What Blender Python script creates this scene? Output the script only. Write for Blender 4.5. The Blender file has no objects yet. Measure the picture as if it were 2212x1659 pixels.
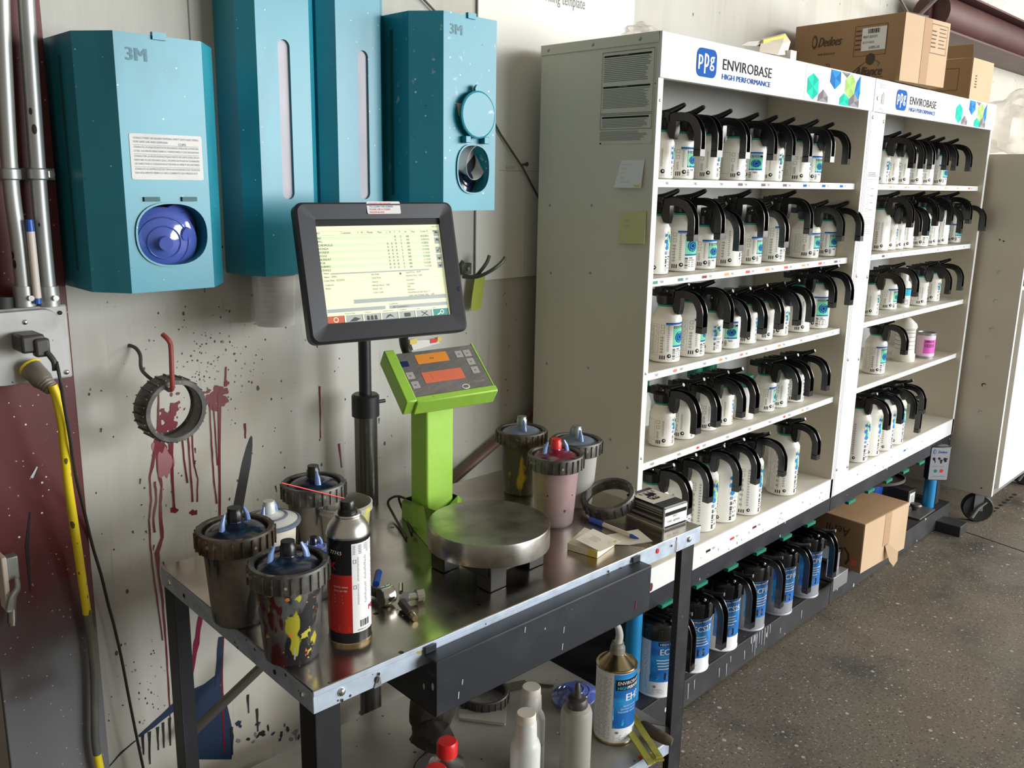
import bpy, math, random
from mathutils import Vector, Matrix, noise
random.seed(7)
S = bpy.context.scene
COL = S.collection
PI = math.pi
# ------------------------------------------------------------ camera
F, CX, CY = 1885.88, 1087.97, 804.47
YAW, PITCH, ROLL = 0.78421, 0.21585, 0.01668
CAMZ = 1.42
_c, _s, _cp, _sp = math.cos(YAW), math.sin(YAW), math.cos(PITCH), math.sin(PITCH)
FW = Vector((_s*_cp, _c*_cp, -_sp)); RT0 = Vector((_c, -_s, 0)); UP0 = RT0.cross(FW)
RT = math.cos(ROLL)*RT0 + math.sin(ROLL)*UP0
UP = -math.sin(ROLL)*RT0 + math.cos(ROLL)*UP0
cam = bpy.data.cameras.new('camera'); camo = bpy.data.objects.new('camera', cam); COL.objects.link(camo)
cam.sensor_width = 36.0; cam.lens = F/2212*36
cam.shift_x = (1106-CX)/2212; cam.shift_y = -(829.5-CY)/2212
cam.clip_start = 0.02; cam.clip_end = 100
camo.matrix_world = Matrix(((RT.x, UP.x, -FW.x, 0), (RT.y, UP.y, -FW.y, 0), (RT.z, UP.z, -FW.z, CAMZ), (0, 0, 0, 1)))
S.camera = camo
# ------------------------------------------------------------ colour management, world, lights
S.view_settings.view_transform = 'Standard'; S.view_settings.look = 'None'
S.view_settings.gamma = 1.0; S.view_settings.use_curve_mapping = False
S.view_settings.exposure = 0.0
W = bpy.data.worlds.new('world'); S.world = W; W.use_nodes = True
W.node_tree.nodes['Background'].inputs[0].default_value = (0.95, 0.84, 0.68, 1)
W.node_tree.nodes['Background'].inputs[1].default_value = 0.29
def area(name, loc, target, sx, sy, power, col):
    l = bpy.data.lights.new(name, 'AREA'); l.shape = 'RECTANGLE'; l.size = sx; l.size_y = sy
    l.energy = power; l.color = col
    o = bpy.data.objects.new(name, l); COL.objects.link(o); o.location = loc
    o.rotation_euler = (Vector(target)-Vector(loc)).to_track_quat('-Z', 'Y').to_euler()
    return o
area('bay_door_daylight', (7.2, -2.6, 2.3), (1.2, 1.4, 1.0), 2.6, 2.6, 300, (1.0, 0.97, 0.92))
area('front_fill_light', (4.4, -5.0, 1.9), (1.6, 1.4, 0.8), 3.6, 2.6, 470, (0.90, 0.96, 1.0))  # added fill light from the front right; no door known there

# ------------------------------------------------------------ pixel rays -> points on real planes
def ray(x, y): return (x-CX)/F*RT - (y-CY)/F*UP + FW
def az(x, y, z): v = ray(x, y); return Vector((0, 0, CAMZ)) + v*((z-CAMZ)/v.z)
def ay(x, y, Y): v = ray(x, y); return Vector((0, 0, CAMZ)) + v*(Y/v.y)
def stand(x, y, z, r):          # centre of a round thing whose nearest foot point is seen at x, y
    p = az(x, y, z); d = Vector((p.x, p.y, 0)).normalized(); p = p + d*r; p.z = z; return p

# ------------------------------------------------------------ materials
MATS = {}
def mat(name, col, rough=0.5, metal=0.0, **k):
    if name in MATS: return MATS[name]
    m = bpy.data.materials.new(name); m.use_nodes = True; nt = m.node_tree; N = nt.nodes; L = nt.links
    b = N['Principled BSDF']
    b.inputs['Base Color'].default_value = (*col, 1); b.inputs['Roughness'].default_value = rough
    b.inputs['Metallic'].default_value = metal
    if 'trans' in k: b.inputs['Transmission Weight'].default_value = k['trans']
    if 'ior' in k: b.inputs['IOR'].default_value = k['ior']
    if 'sss' in k:
        b.inputs['Subsurface Weight'].default_value = k['sss']; b.inputs['Subsurface Radius'].default_value = (1, .9, .7)
        b.inputs['Subsurface Scale'].default_value = 0.01
    if 'alpha' in k: b.inputs['Alpha'].default_value = k['alpha']
    if 'spec' in k: b.inputs['Specular IOR Level'].default_value = k['spec']
    if 'coat' in k: b.inputs['Coat Weight'].default_value = k['coat']
    if 'emit' in k:
        b.inputs['Emission Color'].default_value = (*k.get('ecol', col), 1); b.inputs['Emission Strength'].default_value = k['emit']
    cur = None
    tc = N.new('ShaderNodeTexCoord') if ('var' in k or 'blobs' in k or 'rvar' in k or 'bump' in k) else None
    def noise_(scale, stretch=(1, 1, 1), detail=4, dist=0.0, off=(0, 0, 0)):
        mp = N.new('ShaderNodeMapping'); mp.inputs['Scale'].default_value = stretch; mp.inputs['Location'].default_value = off
        L.new(tc.outputs['Object'], mp.inputs[0])
        n = N.new('ShaderNodeTexNoise'); n.inputs['Scale'].default_value = scale; n.inputs['Detail'].default_value = detail
        n.inputs['Distortion'].default_value = dist
        L.new(mp.outputs[0], n.inputs['Vector']); return n.outputs[0]
    def ramp(src, lo, hi, c0=(0, 0, 0), c1=(1, 1, 1)):
        r = N.new('ShaderNodeValToRGB'); r.color_ramp.elements[0].position = lo; r.color_ramp.elements[1].position = hi
        r.color_ramp.elements[0].color = (*c0, 1); r.color_ramp.elements[1].color = (*c1, 1); L.new(src, r.inputs[0]); return r.outputs[0]
    if 'var' in k:               # var = list of (scale, stretch, other colour, lo, hi, amount)
        cur = None
        for i, (sc, st, oc, lo, hi, am) in enumerate(k['var']):
            f = ramp(noise_(sc, st, off=(i*3.1, i*1.7, i*2.3)), lo, hi)
            mx = N.new('ShaderNodeMix'); mx.data_type = 'RGBA'
            ml = N.new('ShaderNodeMath'); ml.operation = 'MULTIPLY'; ml.inputs[1].default_value = am; L.new(f, ml.inputs[0]); L.new(ml.outputs[0], mx.inputs[0])
            if cur: L.new(cur, mx.inputs[6])
            else: mx.inputs[6].default_value = (*col, 1)
            mx.inputs[7].default_value = (*oc, 1); cur = mx.outputs[2]
    if 'blobs' in k:             # paint spots: (voronoi scale, radius, colour, stretch)
        for i, (sc, rad, oc, st) in enumerate(k['blobs']):
            mp = N.new('ShaderNodeMapping'); mp.inputs['Scale'].default_value = st; mp.inputs['Location'].default_value = (i*5.3, i*2.9, i*1.3)
            L.new(tc.outputs['Object'], mp.inputs[0])
            v = N.new('ShaderNodeTexVoronoi'); v.inputs['Scale'].default_value = sc; L.new(mp.outputs[0], v.inputs['Vector'])
            # vary spot radius with the cell's own random colour
            sp = N.new('ShaderNodeSeparateColor'); L.new(v.outputs['Color'], sp.inputs[0])
            pw = N.new('ShaderNodeMath'); pw.operation = 'POWER'; L.new(sp.outputs[0], pw.inputs[0]); pw.inputs[1].default_value = 3
            mu = N.new('ShaderNodeMath'); mu.operation = 'MULTIPLY'; L.new(pw.outputs[0], mu.inputs[0]); mu.inputs[1].default_value = rad
            lt = N.new('ShaderNodeMath'); lt.operation = 'LESS_THAN'; L.new(v.outputs['Distance'], lt.inputs[0]); L.new(mu.outputs[0], lt.inputs[1])
            mx = N.new('ShaderNodeMix'); mx.data_type = 'RGBA'; L.new(lt.outputs[0], mx.inputs[0])
            if cur: L.new(cur, mx.inputs[6])
            else: mx.inputs[6].default_value = (*col, 1)
            mx.inputs[7].default_value = (*oc, 1); cur = mx.outputs[2]
    if cur: L.new(cur, b.inputs['Base Color'])
    if 'rvar' in k:
        sc, st, lo, hi = k['rvar']
        r = ramp(noise_(sc, st), .3, .7, (lo,)*3, (hi,)*3); L.new(r, b.inputs['Roughness'])
    if 'bump' in k:
        sc, st, dist = k['bump']
        bp = N.new('ShaderNodeBump'); bp.inputs['Distance'].default_value = dist; bp.inputs['Strength'].default_value = 1
        L.new(noise_(sc, st), bp.inputs['Height']); L.new(bp.outputs[0], b.inputs['Normal'])
    MATS[name] = m; return m
I1 = (1, 1, 1)
mat('wall_paint', (.53, .50, .43), .75, var=[(3, (6, 6, .35), (.47, .44, .37), .35, .65, .7), (26, (1, 1, .05), (.40, .37, .30), .5, .75, .5), (1.6, I1, (.58, .565, .52), .4, .65, .8), (60, (1, 1, .08), (.33, .32, .28), .64, .74, .5)],
    blobs=[(34, .16, (.10, .09, .08), (1, 1, .6)), (17, .10, (.28, .25, .2), I1)], bump=(90, (1, 1, .05), .0004))
mat('floor_concrete', (.125, .102, .075), .62, var=[(1.3, I1, (.175, .142, .10), .4, .62, .9), (3.5, I1, (.055, .05, .042), .50, .68, .85), (30, I1, (.17, .15, .12), .5, .75, .5), (130, I1, (.03, .028, .025), .55, .66, .8)],
    blobs=[(34, .21, (.42, .40, .35), I1), (85, .28, (.36, .34, .29), I1), (140, .34, (.30, .28, .24), I1), (13, .05, (.62, .6, .54), I1), (60, .20, (.02, .02, .02), I1)], rvar=(4, I1, .38, .8), bump=(60, I1, .001))
mat('sheet_white', (.80, .78, .71), .6, var=[(2, I1, (.72, .69, .60), .4, .7, .6)])
mat('maroon', (.105, .018, .018), .5, var=[(3, I1, (.07, .014, .016), .4, .7, .7)], blobs=[(60, .2, (.5, .42, .4), I1), (25, .1, (.02, .01, .01), (1, 1, .4))])
mat('maroon_grey', (.10, .095, .095), .55, var=[(2.2, (1, 1, .6), (.06, .02, .025), .45, .6, .7), (5, (1, 1, .5), (.20, .20, .21), .5, .7, .6), (9, I1, (.03, .03, .04), .55, .7, .6)], blobs=[(60, .2, (.3, .3, .3), I1)])
mat('galv', (.42, .43, .41), .45, .7, var=[(9, (1, 1, .2), (.30, .31, .30), .45, .7, .7)], blobs=[(45, .18, (.05, .05, .04), (1, 1, .5))])
mat('galv_sky_tint', (.58, .66, .76), .5, .6, var=[(30, I1, (.40, .45, .52), .42, .62, .7), (4, I1, (.66, .76, .90), .5, .7, .5)], blobs=[(50, .16, (.07, .06, .06), I1)])  # galvanised steel with the sky's bluish reflection mixed into its colour
mat('box_grey', (.46, .46, .44), .45, .1, var=[(12, I1, (.30, .28, .24), .5, .7, .7), (6, I1, (.55, .56, .57), .5, .7, .6)], blobs=[(60, .15, (.06, .05, .05), I1)])
mat('steel_top', (.60, .55, .48), .17, 1.0, var=[(7, I1, (.40, .37, .32), .4, .65, .8), (40, (1, 1, 1), (.36, .34, .30), .6, .75, .4)], blobs=[(26, .13, (.06, .05, .04), I1), (60, .08, (.5, .47, .4), I1)], rvar=(9, I1, .14, .34))
mat('steel_shelf', (.42, .41, .37), .45, .55, var=[(5, I1, (.29, .28, .24), .4, .65, .8)], blobs=[(40, .16, (.07, .06, .05), I1), (28, .1, (.45, .42, .35), I1)], rvar=(6, I1, .3, .5))
mat('platter', (.40, .38, .34), .28, 1.0, var=[(12, I1, (.26, .24, .21), .5, .66, .8)], blobs=[(60, .09, (.12, .11, .09), I1)], rvar=(20, I1, .2, .4))
mat('chrome', (.75, .74, .70), .15, 1.0)
mat('brass', (.62, .50, .30), .25, 1.0, var=[(20, I1, (.4, .32, .18), .4, .6, .5)])
mat('black_steel', (.012, .014, .020), .45, .1, var=[(9, I1, (.045, .048, .055), .5, .75, .6)], blobs=[(42, .14, (.5, .52, .52), (1, 1, .45)), (20, .06, (.35, .45, .5), I1)])
mat('leg_black', (.011, .011, .014), .48, .0, var=[(12, I1, (.05, .05, .055), .5, .75, .5)], blobs=[(48, .12, (.5, .5, .5), (1, 1, .4))])
mat('tray_black', (.028, .028, .030), .5, .1, var=[(6, I1, (.06, .06, .06), .45, .7, .8)], blobs=[(30, .16, (.5, .52, .52), (1, 1, .5))])
mat('rack_white', (.74, .74, .72), .55, spec=.25, var=[(4, I1, (.70, .69, .66), .4, .7, .6)], blobs=[(30, .05, (.25, .2, .18), I1)])
mat('rack_side_shaded', (.69, .63, .51), .5, var=[(3, (1, 1, .4), (.64, .58, .465), .4, .7, .8)], blobs=[(12, .035, (.12, .1, .08), I1)])  # white panel; its warm shade is put into the colour
mat('rack_inner', (.46, .46, .44), .6)
mat('shelf_top', (.66, .62, .53), .5, var=[(6, (1, 1, 1), (.56, .51, .42), .45, .7, .7)])
mat('cab_side_shaded', (.66, .60, .485), .5, var=[(3, I1, (.57, .53, .44), .4, .7, .8)])  # white cabinet board, coloured beige to carry its warm shade
mat('cab_white', (.78, .78, .77), .4)
mat('bottle', (.90, .88, .81), .38, sss=.3)
mat('bottle_clear', (.70, .68, .60), .4, sss=.3)
mat('lid_black', (.0065, .0065, .0075), .23)
mat('lid_dirty', (.014, .013, .012), .28, var=[(16, I1, (.10, .095, .06), .60, .70, .8)])
mat('ring_green', (.01, .30, .22), .4)
mat('cap_green', (.005, .20, .12), .4)
mat('lab_green', (.18, .66, .42), .75, spec=.12); mat('lab_blue', (.02, .14, .42), .75, spec=.12); mat('lab_navy', (.01, .03, .11), .75, spec=.12)
mat('lab_pale', (.70, .78, .88), .75, spec=.12); mat('lab_cyan', (.05, .45, .62), .75, spec=.12); mat('lab_lime', (.48, .72, .32), .75, spec=.12)
mat('ink', (.02, .02, .022), .75, spec=.12); mat('ink_grey', (.22, .22, .22), .75, spec=.12); mat('ink_faint', (.45, .44, .42), .75, spec=.12)
mat('ppg_blue', (.012, .10, .40), .75, spec=.12); mat('white', (.85, .85, .84), .75, spec=.12); mat('silver_lab', (.36, .37, .40), .4, .3)
mat('girt', (.085, .030, .028), .5, var=[(4, I1, (.05, .018, .018), .45, .65, .8), (9, I1, (.16, .10, .09), .6, .75, .4)])
mat('can_blue', (.012, .15, .50), .35, var=[(9, (1, 1, 2.5), (.03, .35, .75), .45, .62, .9), (5, I1, (.008, .05, .25), .5, .7, .8)])
mat('gem_teal', (.02, .62, .42), .75, spec=.12); mat('gem_teal2', (.01, .45, .30), .75, spec=.12); mat('gem_blue', (.03, .25, .62), .75, spec=.12); mat('gem_blue2', (.015, .15, .42), .75, spec=.12)
mat('gem_lime', (.42, .70, .20), .75, spec=.12); mat('gem_lime2', (.30, .52, .14), .75, spec=.12); mat('gem_grey', (.30, .28, .30), .75, spec=.12); mat('gem_grey2', (.18, .16, .17), .75, spec=.12)
mat('pale_cyan', (.72, .84, .87), .75, spec=.12)
mat('teal_plastic', (.018, .245, .33), .30, var=[(3, I1, (.030, .33, .43), .4, .7, .8), (9, (1, 1, .4), (.012, .17, .22), .55, .72, .7)], blobs=[(75, .11, (.55, .75, .8), I1), (50, .06, (.02, .03, .03), I1), (20, .02, (.4, .05, .05), I1)])
mat('teal_logo', (.008, .15, .20), .4)
mat('teal_scuffed', (.018, .245, .33), .30, var=[(3, I1, (.030, .33, .43), .4, .7, .8), (45, I1, (.42, .52, .55), .66, .72, .8), (30, (1, 1, .5), (.30, .20, .20), .70, .74, .7)], blobs=[(75, .2, (.50, .62, .66), I1), (40, .09, (.02, .03, .03), I1)])
mat('teal_dark', (.008, .10, .12), .5)
mat('frost_slot', (.50, .47, .52), .45, var=[(14, (1, 1, .5), (.38, .36, .40), .4, .7, .8)])
mat('cup_clear', (.82, .81, .78), .18, alpha=.5)
mat('lid_blue', (.085, .13, .46), .12, coat=.8, sss=.2)
mat('lid_navy', (.006, .010, .028), .22, coat=.3)
mat('dark_in', (.01, .01, .012), .8)
mat('sticker', (.80, .79, .77), .75, spec=.12, var=[(8, I1, (.6, .58, .55), .55, .7, .6)])
mat('mon_black', (.018, .018, .022), .42)
mat('scr_pale', (.72, .76, .50), .3, emit=.42, ecol=(.86, .93, .58)); mat('scr_band', (.6, .72, .45), .3, emit=.38, ecol=(.70, .90, .55))
mat('scr_grey', (.3, .32, .3), .3, emit=.30, ecol=(.62, .68, .62)); mat('scr_dark', (.02, .02, .02), .25, emit=.03, ecol=(.3, .3, .3))
mat('scr_red', (.4, .06, .03), .3, emit=.35, ecol=(.85, .20, .12)); mat('scr_teal', (.01, .2, .18), .3, emit=.25, ecol=(.02, .45, .4))
mat('scr_ink', (.05, .06, .04), .4)
mat('pole_black', (.012, .012, .014), .4); mat('pole_steel', (.22, .21, .20), .28, .9, var=[(3, (1, 1, .1), (.14, .135, .13), .4, .6, .7)])
mat('tape_green', (.34, .60, .07), .42, var=[(12, I1, (.30, .58, .05), .45, .7, .7)], blobs=[(40, .1, (.05, .05, .02), I1)], bump=(22, I1, .0015))
mat('tape_olive', (.34, .40, .03), .5)
mat('head_grey', (.17, .155, .145), .3, coat=.5, var=[(8, (1, 3, 1), (.24, .22, .21), .5, .7, .7)], bump=(18, (1, 4, 1), .003))
mat('orange', (.85, .30, .04), .5); mat('salmon', (.75, .18, .09), .5); mat('key_grey', (.42, .41, .38), .5)
mat('collar', (.055, .051, .045), .45, var=[(26, I1, (.16, .15, .13), .45, .62, .85), (90, I1, (.3, .29, .26), .62, .7, .7)], blobs=[(70, .2, (.4, .38, .33), I1)])
mat('collar_brown', (.06, .045, .032), .45, var=[(26, I1, (.17, .13, .09), .45, .62, .85), (90, I1, (.3, .26, .2), .62, .7, .7)], blobs=[(70, .2, (.4, .36, .3), I1)])
mat('cup_dirty', (.19, .165, .135), .4, var=[(12, (1, 1, .5), (.05, .045, .04), .4, .58, .9), (30, (1, 1, .15), (.010, .010, .010), .56, .59, .9), (40, I1, (.3, .28, .25), .6, .75, .4)])
mat('cup_paint', (.13, .13, .12), .38, var=[(16, (1, 1, .6), (.045, .045, .05), .42, .55, .9), (26, (1, 1, .4), (.01, .01, .012), .54, .57, .9), (24, (1, 1, .5), (.42, .38, .03), .62, .64, 1), (22, (1, 1, .4), (.085, .008, .012), .57, .59, 1), (48, I1, (.75, .22, .03), .66, .68, 1), (40, I1, (.50, .46, .06), .63, .65, 1), (60, (1, 1, .3), (.4, .4, .38), .68, .7, .8)])
mat('cup_yellow', (.10, .09, .06), .4, var=[(9, (1, 1, .6), (.035, .03, .02), .4, .6, .9), (15, (1, 1, .35), (.70, .42, .02), .57, .60, 1), (28, (1, 1, .12), (.5, .48, .42), .63, .66, .8)])
mat('cup_pink', (.36, .24, .235), .35, sss=.2, var=[(11, I1, (.22, .17, .17), .42, .62, .9), (9, (1, 1, .8), (.5, .34, .34), .58, .75, .7)], blobs=[(60, .2, (.08, .03, .03), I1)])
mat('cup_grey', (.42, .41, .38), .4, sss=.2, var=[(8, (1, 1, .5), (.32, .31, .29), .4, .65, .9)], blobs=[(60, .12, (.1, .1, .1), I1)])
mat('cup_white', (.62, .58, .48), .35, sss=.2); mat('cup_open', (.42, .40, .33), .35, var=[(12, (1, 1, .4), (.65, .55, .05), .58, .62, .9), (14, I1, (.2, .12, .03), .56, .66, .7)])
mat('clip_blue', (.22, .34, .66), .25, sss=.2); mat('lid_red', (.15, .008, .03), .2, coat=.5); mat('cap_red', (.75, .02, .02), .35)
mat('lid_greyblue', (.15, .18, .24), .25, coat=.3); mat('lid_cream', (.62, .63, .57), .3, sss=.2)
mat('spray_black', (.012, .012, .014), .25); mat('spray_red', (.55, .022, .018), .3); mat('plastic_black', (.01, .01, .01), .3)
mat('aluminium', (.62, .61, .58), .3, 1.0)
mat('paper', (.78, .70, .58), .7); mat('paper_white', (.80, .76, .70), .7); mat('paper_yellow', (.78, .62, .12), .7)
mat('card', (.37, .235, .13), .75, spec=.12, var=[(5, I1, (.33, .205, .11), .4, .7, .8)]); mat('card_lit', (.56, .40, .26), .75, spec=.12, var=[(5, I1, (.50, .35, .22), .4, .7, .6)])  # second colour is card lightened for the carton ends facing the daylight
mat('card_tape', (.44, .28, .17), .75, spec=.12)
mat('card_ink', (.07, .04, .02), .7)
mat('yellow_cord', (.80, .62, .02), .42, blobs=[(90, .35, (.12, .1, .02), (1, 1, .4))]); mat('cord_grey', (.10, .095, .085), .5, var=[(20, (1, 1, .3), (.2, .19, .1), .5, .7, .8)])
mat('cord_black', (.03, .028, .026), .5); mat('plug_grey', (.19, .17, .14), .4, var=[(20, I1, (.3, .25, .12), .5, .7, .6)]); mat('plug_dark', (.05, .045, .04), .45)
mat('rust_wire', (.10, .085, .07), .5, .3); mat('wire_red', (.32, .06, .05), .5); mat('green_wire', (.07, .085, .06), .45, .3)
mat('blue_post', (.01, .22, .48), .4, blobs=[(50, .1, (.1, .3, .4), I1)]); mat('blue_part', (.01, .06, .35), .35)
mat('drip_red', (.16, .008, .018), .3); mat('drip_pink', (.34, .13, .15), .5); mat('drip_navy', (.012, .03, .07), .4); mat('drip_dark', (.012, .012, .013), .5); mat('drip_magenta', (.22, .01, .05), .3)
mat('grey_stick', (.075, .082, .085), .5, blobs=[(40, .1, (.2, .03, .03), I1)])
mat('pink_label', (.70, .10, .48), .5); mat('pink_pale', (.78, .55, .66), .5)
mat('bag', (.80, .76, .70), .25, trans=.4, ior=1.1, alpha=.42, bump=(10, I1, .006))
mat('squeeze', (.33, .31, .27), .45, sss=.2, var=[(9, I1, (.22, .21, .17), .45, .68, .8)])
mat('white_bottle', (.66, .66, .63), .3, sss=.3); mat('cap_white', (.75, .70, .60), .45)
mat('pouch', (.045, .036, .028), .8, var=[(9, I1, (.085, .06, .048), .45, .7, .8)])
mat('yellow_tool', (.30, .28, .035), .45, var=[(30, I1, (.13, .13, .10), .5, .68, .8)])
mat('rubber', (.015, .015, .015), .6); mat('grey_metal', (.32, .33, .33), .4, .6)
mat('wood_dark', (.09, .07, .045), .6); mat('rod_brown', (.16, .09, .06), .5); mat('rod_grey', (.14, .125, .11), .4, .4)
mat('postit', (.62, .60, .28), .7); mat('nozzle', (.30, .28, .24), .45, sss=.2); mat('rack_dark', (.03, .03, .032), .6)
mat('marker_white', (.72, .64, .55), .4); mat('marker_blue', (.02, .10, .45), .35)

# ------------------------------------------------------------ mesh builder
_txt = {}
def text2d(s):
    if s in _txt: return _txt[s]
    c = bpy.data.curves.new('t', 'FONT'); c.body = s; c.size = 1; c.resolution_u = 2; c.fill_mode = 'FRONT'
    o = bpy.data.objects.new('t', c); COL.objects.link(o)
    dg = bpy.context.evaluated_depsgraph_get(); me = bpy.data.meshes.new_from_object(o.evaluated_get(dg))
    v = [(p.co.x, p.co.y) for p in me.vertices]; f = [list(p.vertices) for p in me.polygons]
    bpy.data.objects.remove(o); bpy.data.curves.remove(c); bpy.data.meshes.remove(me)
    w = max([p[0] for p in v], default=0)
    _txt[s] = (v, f, w); return _txt[s]
class MB:
    def __init__(s): s.v = []; s.f = []; s.m = []; s.mats = []
    def mi(s, m):
        if m not in s.mats: s.mats.append(m)
        return s.mats.index(m)
    def add(s, vs, fs, m, M=None):
        n = len(s.v); k = s.mi(m)
        for p in vs:
            p = Vector(p); s.v.append(tuple(M @ p if M else p))
        for f in fs: s.f.append([i+n for i in f]); s.m.append(k)
        return s
    def bx(s, x0, x1, y0, y1, z0, z1, m, M=None):
        vs = [(x, y, z) for z in (z0, z1) for y in (y0, y1) for x in (x0, x1)]
        return s.add(vs, [(0, 2, 3, 1), (4, 5, 7, 6), (0, 1, 5, 4), (2, 6, 7, 3), (0, 4, 6, 2), (1, 3, 7, 5)], m, M)
    def lathe(s, prof, m, seg=32, M=None, a0=0, a1=2*PI):
        full = abs(a1-a0-2*PI) < 1e-6; n = seg if full else seg+1
        vs = []; fs = []
        for (r, z) in prof:
            for i in range(n):
                a = a0+(a1-a0)*i/seg; vs.append((r*math.cos(a), r*math.sin(a), z))
        for j in range(len(prof)-1):
            for i in range(seg):
                i2 = (i+1) % n; fs.append((j*n+i, j*n+i2, (j+1)*n+i2, (j+1)*n+i))
        if full and prof[0][0] > 1e-6: fs.append(tuple(range(n))[::-1])
        if full and prof[-1][0] > 1e-6: fs.append(tuple((len(prof)-1)*n+i for i in range(n)))
        return s.add(vs, fs, m, M)
    def ring(s, prof, m, seg=32, M=None):      # closed profile, no caps
        vs = []; fs = []; k = len(prof)
        for (r, z) in prof:
            for i in range(seg):
                a = 2*PI*i/seg; vs.append((r*math.cos(a), r*math.sin(a), z))
        for j in range(k):
            j2 = (j+1) % k
            for i in range(seg):
                i2 = (i+1) % seg; fs.append((j*seg+i, j*seg+i2, j2*seg+i2, j2*seg+i))
        return s.add(vs, fs, m, M)
    def cyl(s, p, q, r, m, seg=16, r2=None):
        p = Vector(p); q = Vector(q); d = q-p
        M = Matrix.Translation(p) @ d.to_track_quat('Z', 'Y').to_matrix().to_4x4()
        return s.lathe([(r, 0), (r if r2 is None else r2, d.length)], m, seg, M)
    def tube(s, path, r, m, seg=10, flat=1.0):
        path = [Vector(p) for p in path]; n = len(path); vs = []; fs = []
        t = (path[1]-path[0]).normalized(); u = t.orthogonal().normalized()
        for i, p in enumerate(path):
            t = (path[min(i+1, n-1)]-path[max(i-1, 0)]).normalized(); u = (u-t*u.dot(t)).normalized(); w = t.cross(u)
            rr = r[i] if isinstance(r, (list, tuple)) else r
            for k in range(seg):
                a = 2*PI*k/seg; vs.append(p+u*math.cos(a)*rr+w*math.sin(a)*rr*flat)
        for i in range(n-1):
            for k in range(seg):
                k2 = (k+1) % seg; fs.append((i*seg+k, i*seg+k2, (i+1)*seg+k2, (i+1)*seg+k))
        fs.append(tuple(range(seg))[::-1]); fs.append(tuple((n-1)*seg+k for k in range(seg)))
        return s.add(vs, fs, m)
    def prism(s, poly, z0, z1, m, M=None):     # polygon in xy, extruded in z
        n = len(poly); vs = [(x, y, z0) for x, y in poly]+[(x, y, z1) for x, y in poly]
        fs = [tuple(range(n))[::-1], tuple(range(n, 2*n))]+[(i, (i+1) % n, n+(i+1) % n, n+i) for i in range(n)]
        return s.add(vs, fs, m, M)
    def sphere(s, c, r, m, seg=16, sc=(1, 1, 1), jit=0, fr=3.0, M=None):
        vs = []; fs = []; R = seg//2
        for j in range(R+1):
            for i in range(seg):
                a = 2*PI*i/seg; b = PI*j/R; d = Vector((math.sin(b)*math.cos(a), math.sin(b)*math.sin(a), -math.cos(b)))
                k = 1+(jit*noise.noise(d*fr+Vector(c)) if jit else 0)
                vs.append(Vector(c)+Vector((d.x*sc[0], d.y*sc[1], d.z*sc[2]))*r*k)
        for j in range(R):
            for i in range(seg):
                i2 = (i+1) % seg; fs.append((j*seg+i, j*seg+i2, (j+1)*seg+i2, (j+1)*seg+i))
        return s.add(vs, fs, m, M)
    def build(s, name, parent=None, loc=None, bev=0, ang=35, mat4=None):
        me = bpy.data.meshes.new(name); me.from_pydata(s.v, [], s.f)
        for m in s.mats: me.materials.append(MATS[m])
        me.polygons.foreach_set('material_index', s.m); me.polygons.foreach_set('use_smooth', [True]*len(s.f))
        me.validate(); me.update(); me.set_sharp_from_angle(angle=math.radians(ang))
        o = bpy.data.objects.new(name, me); COL.objects.link(o)
        if parent: o.parent = parent
        if loc is not None: o.location = loc
        if mat4 is not None: o.matrix_world = mat4
        if bev:
            b = o.modifiers.new('bevel', 'BEVEL'); b.width = bev; b.segments = 2; b.limit_method = 'ANGLE'; b.angle_limit = math.radians(50)
        return o
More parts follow.
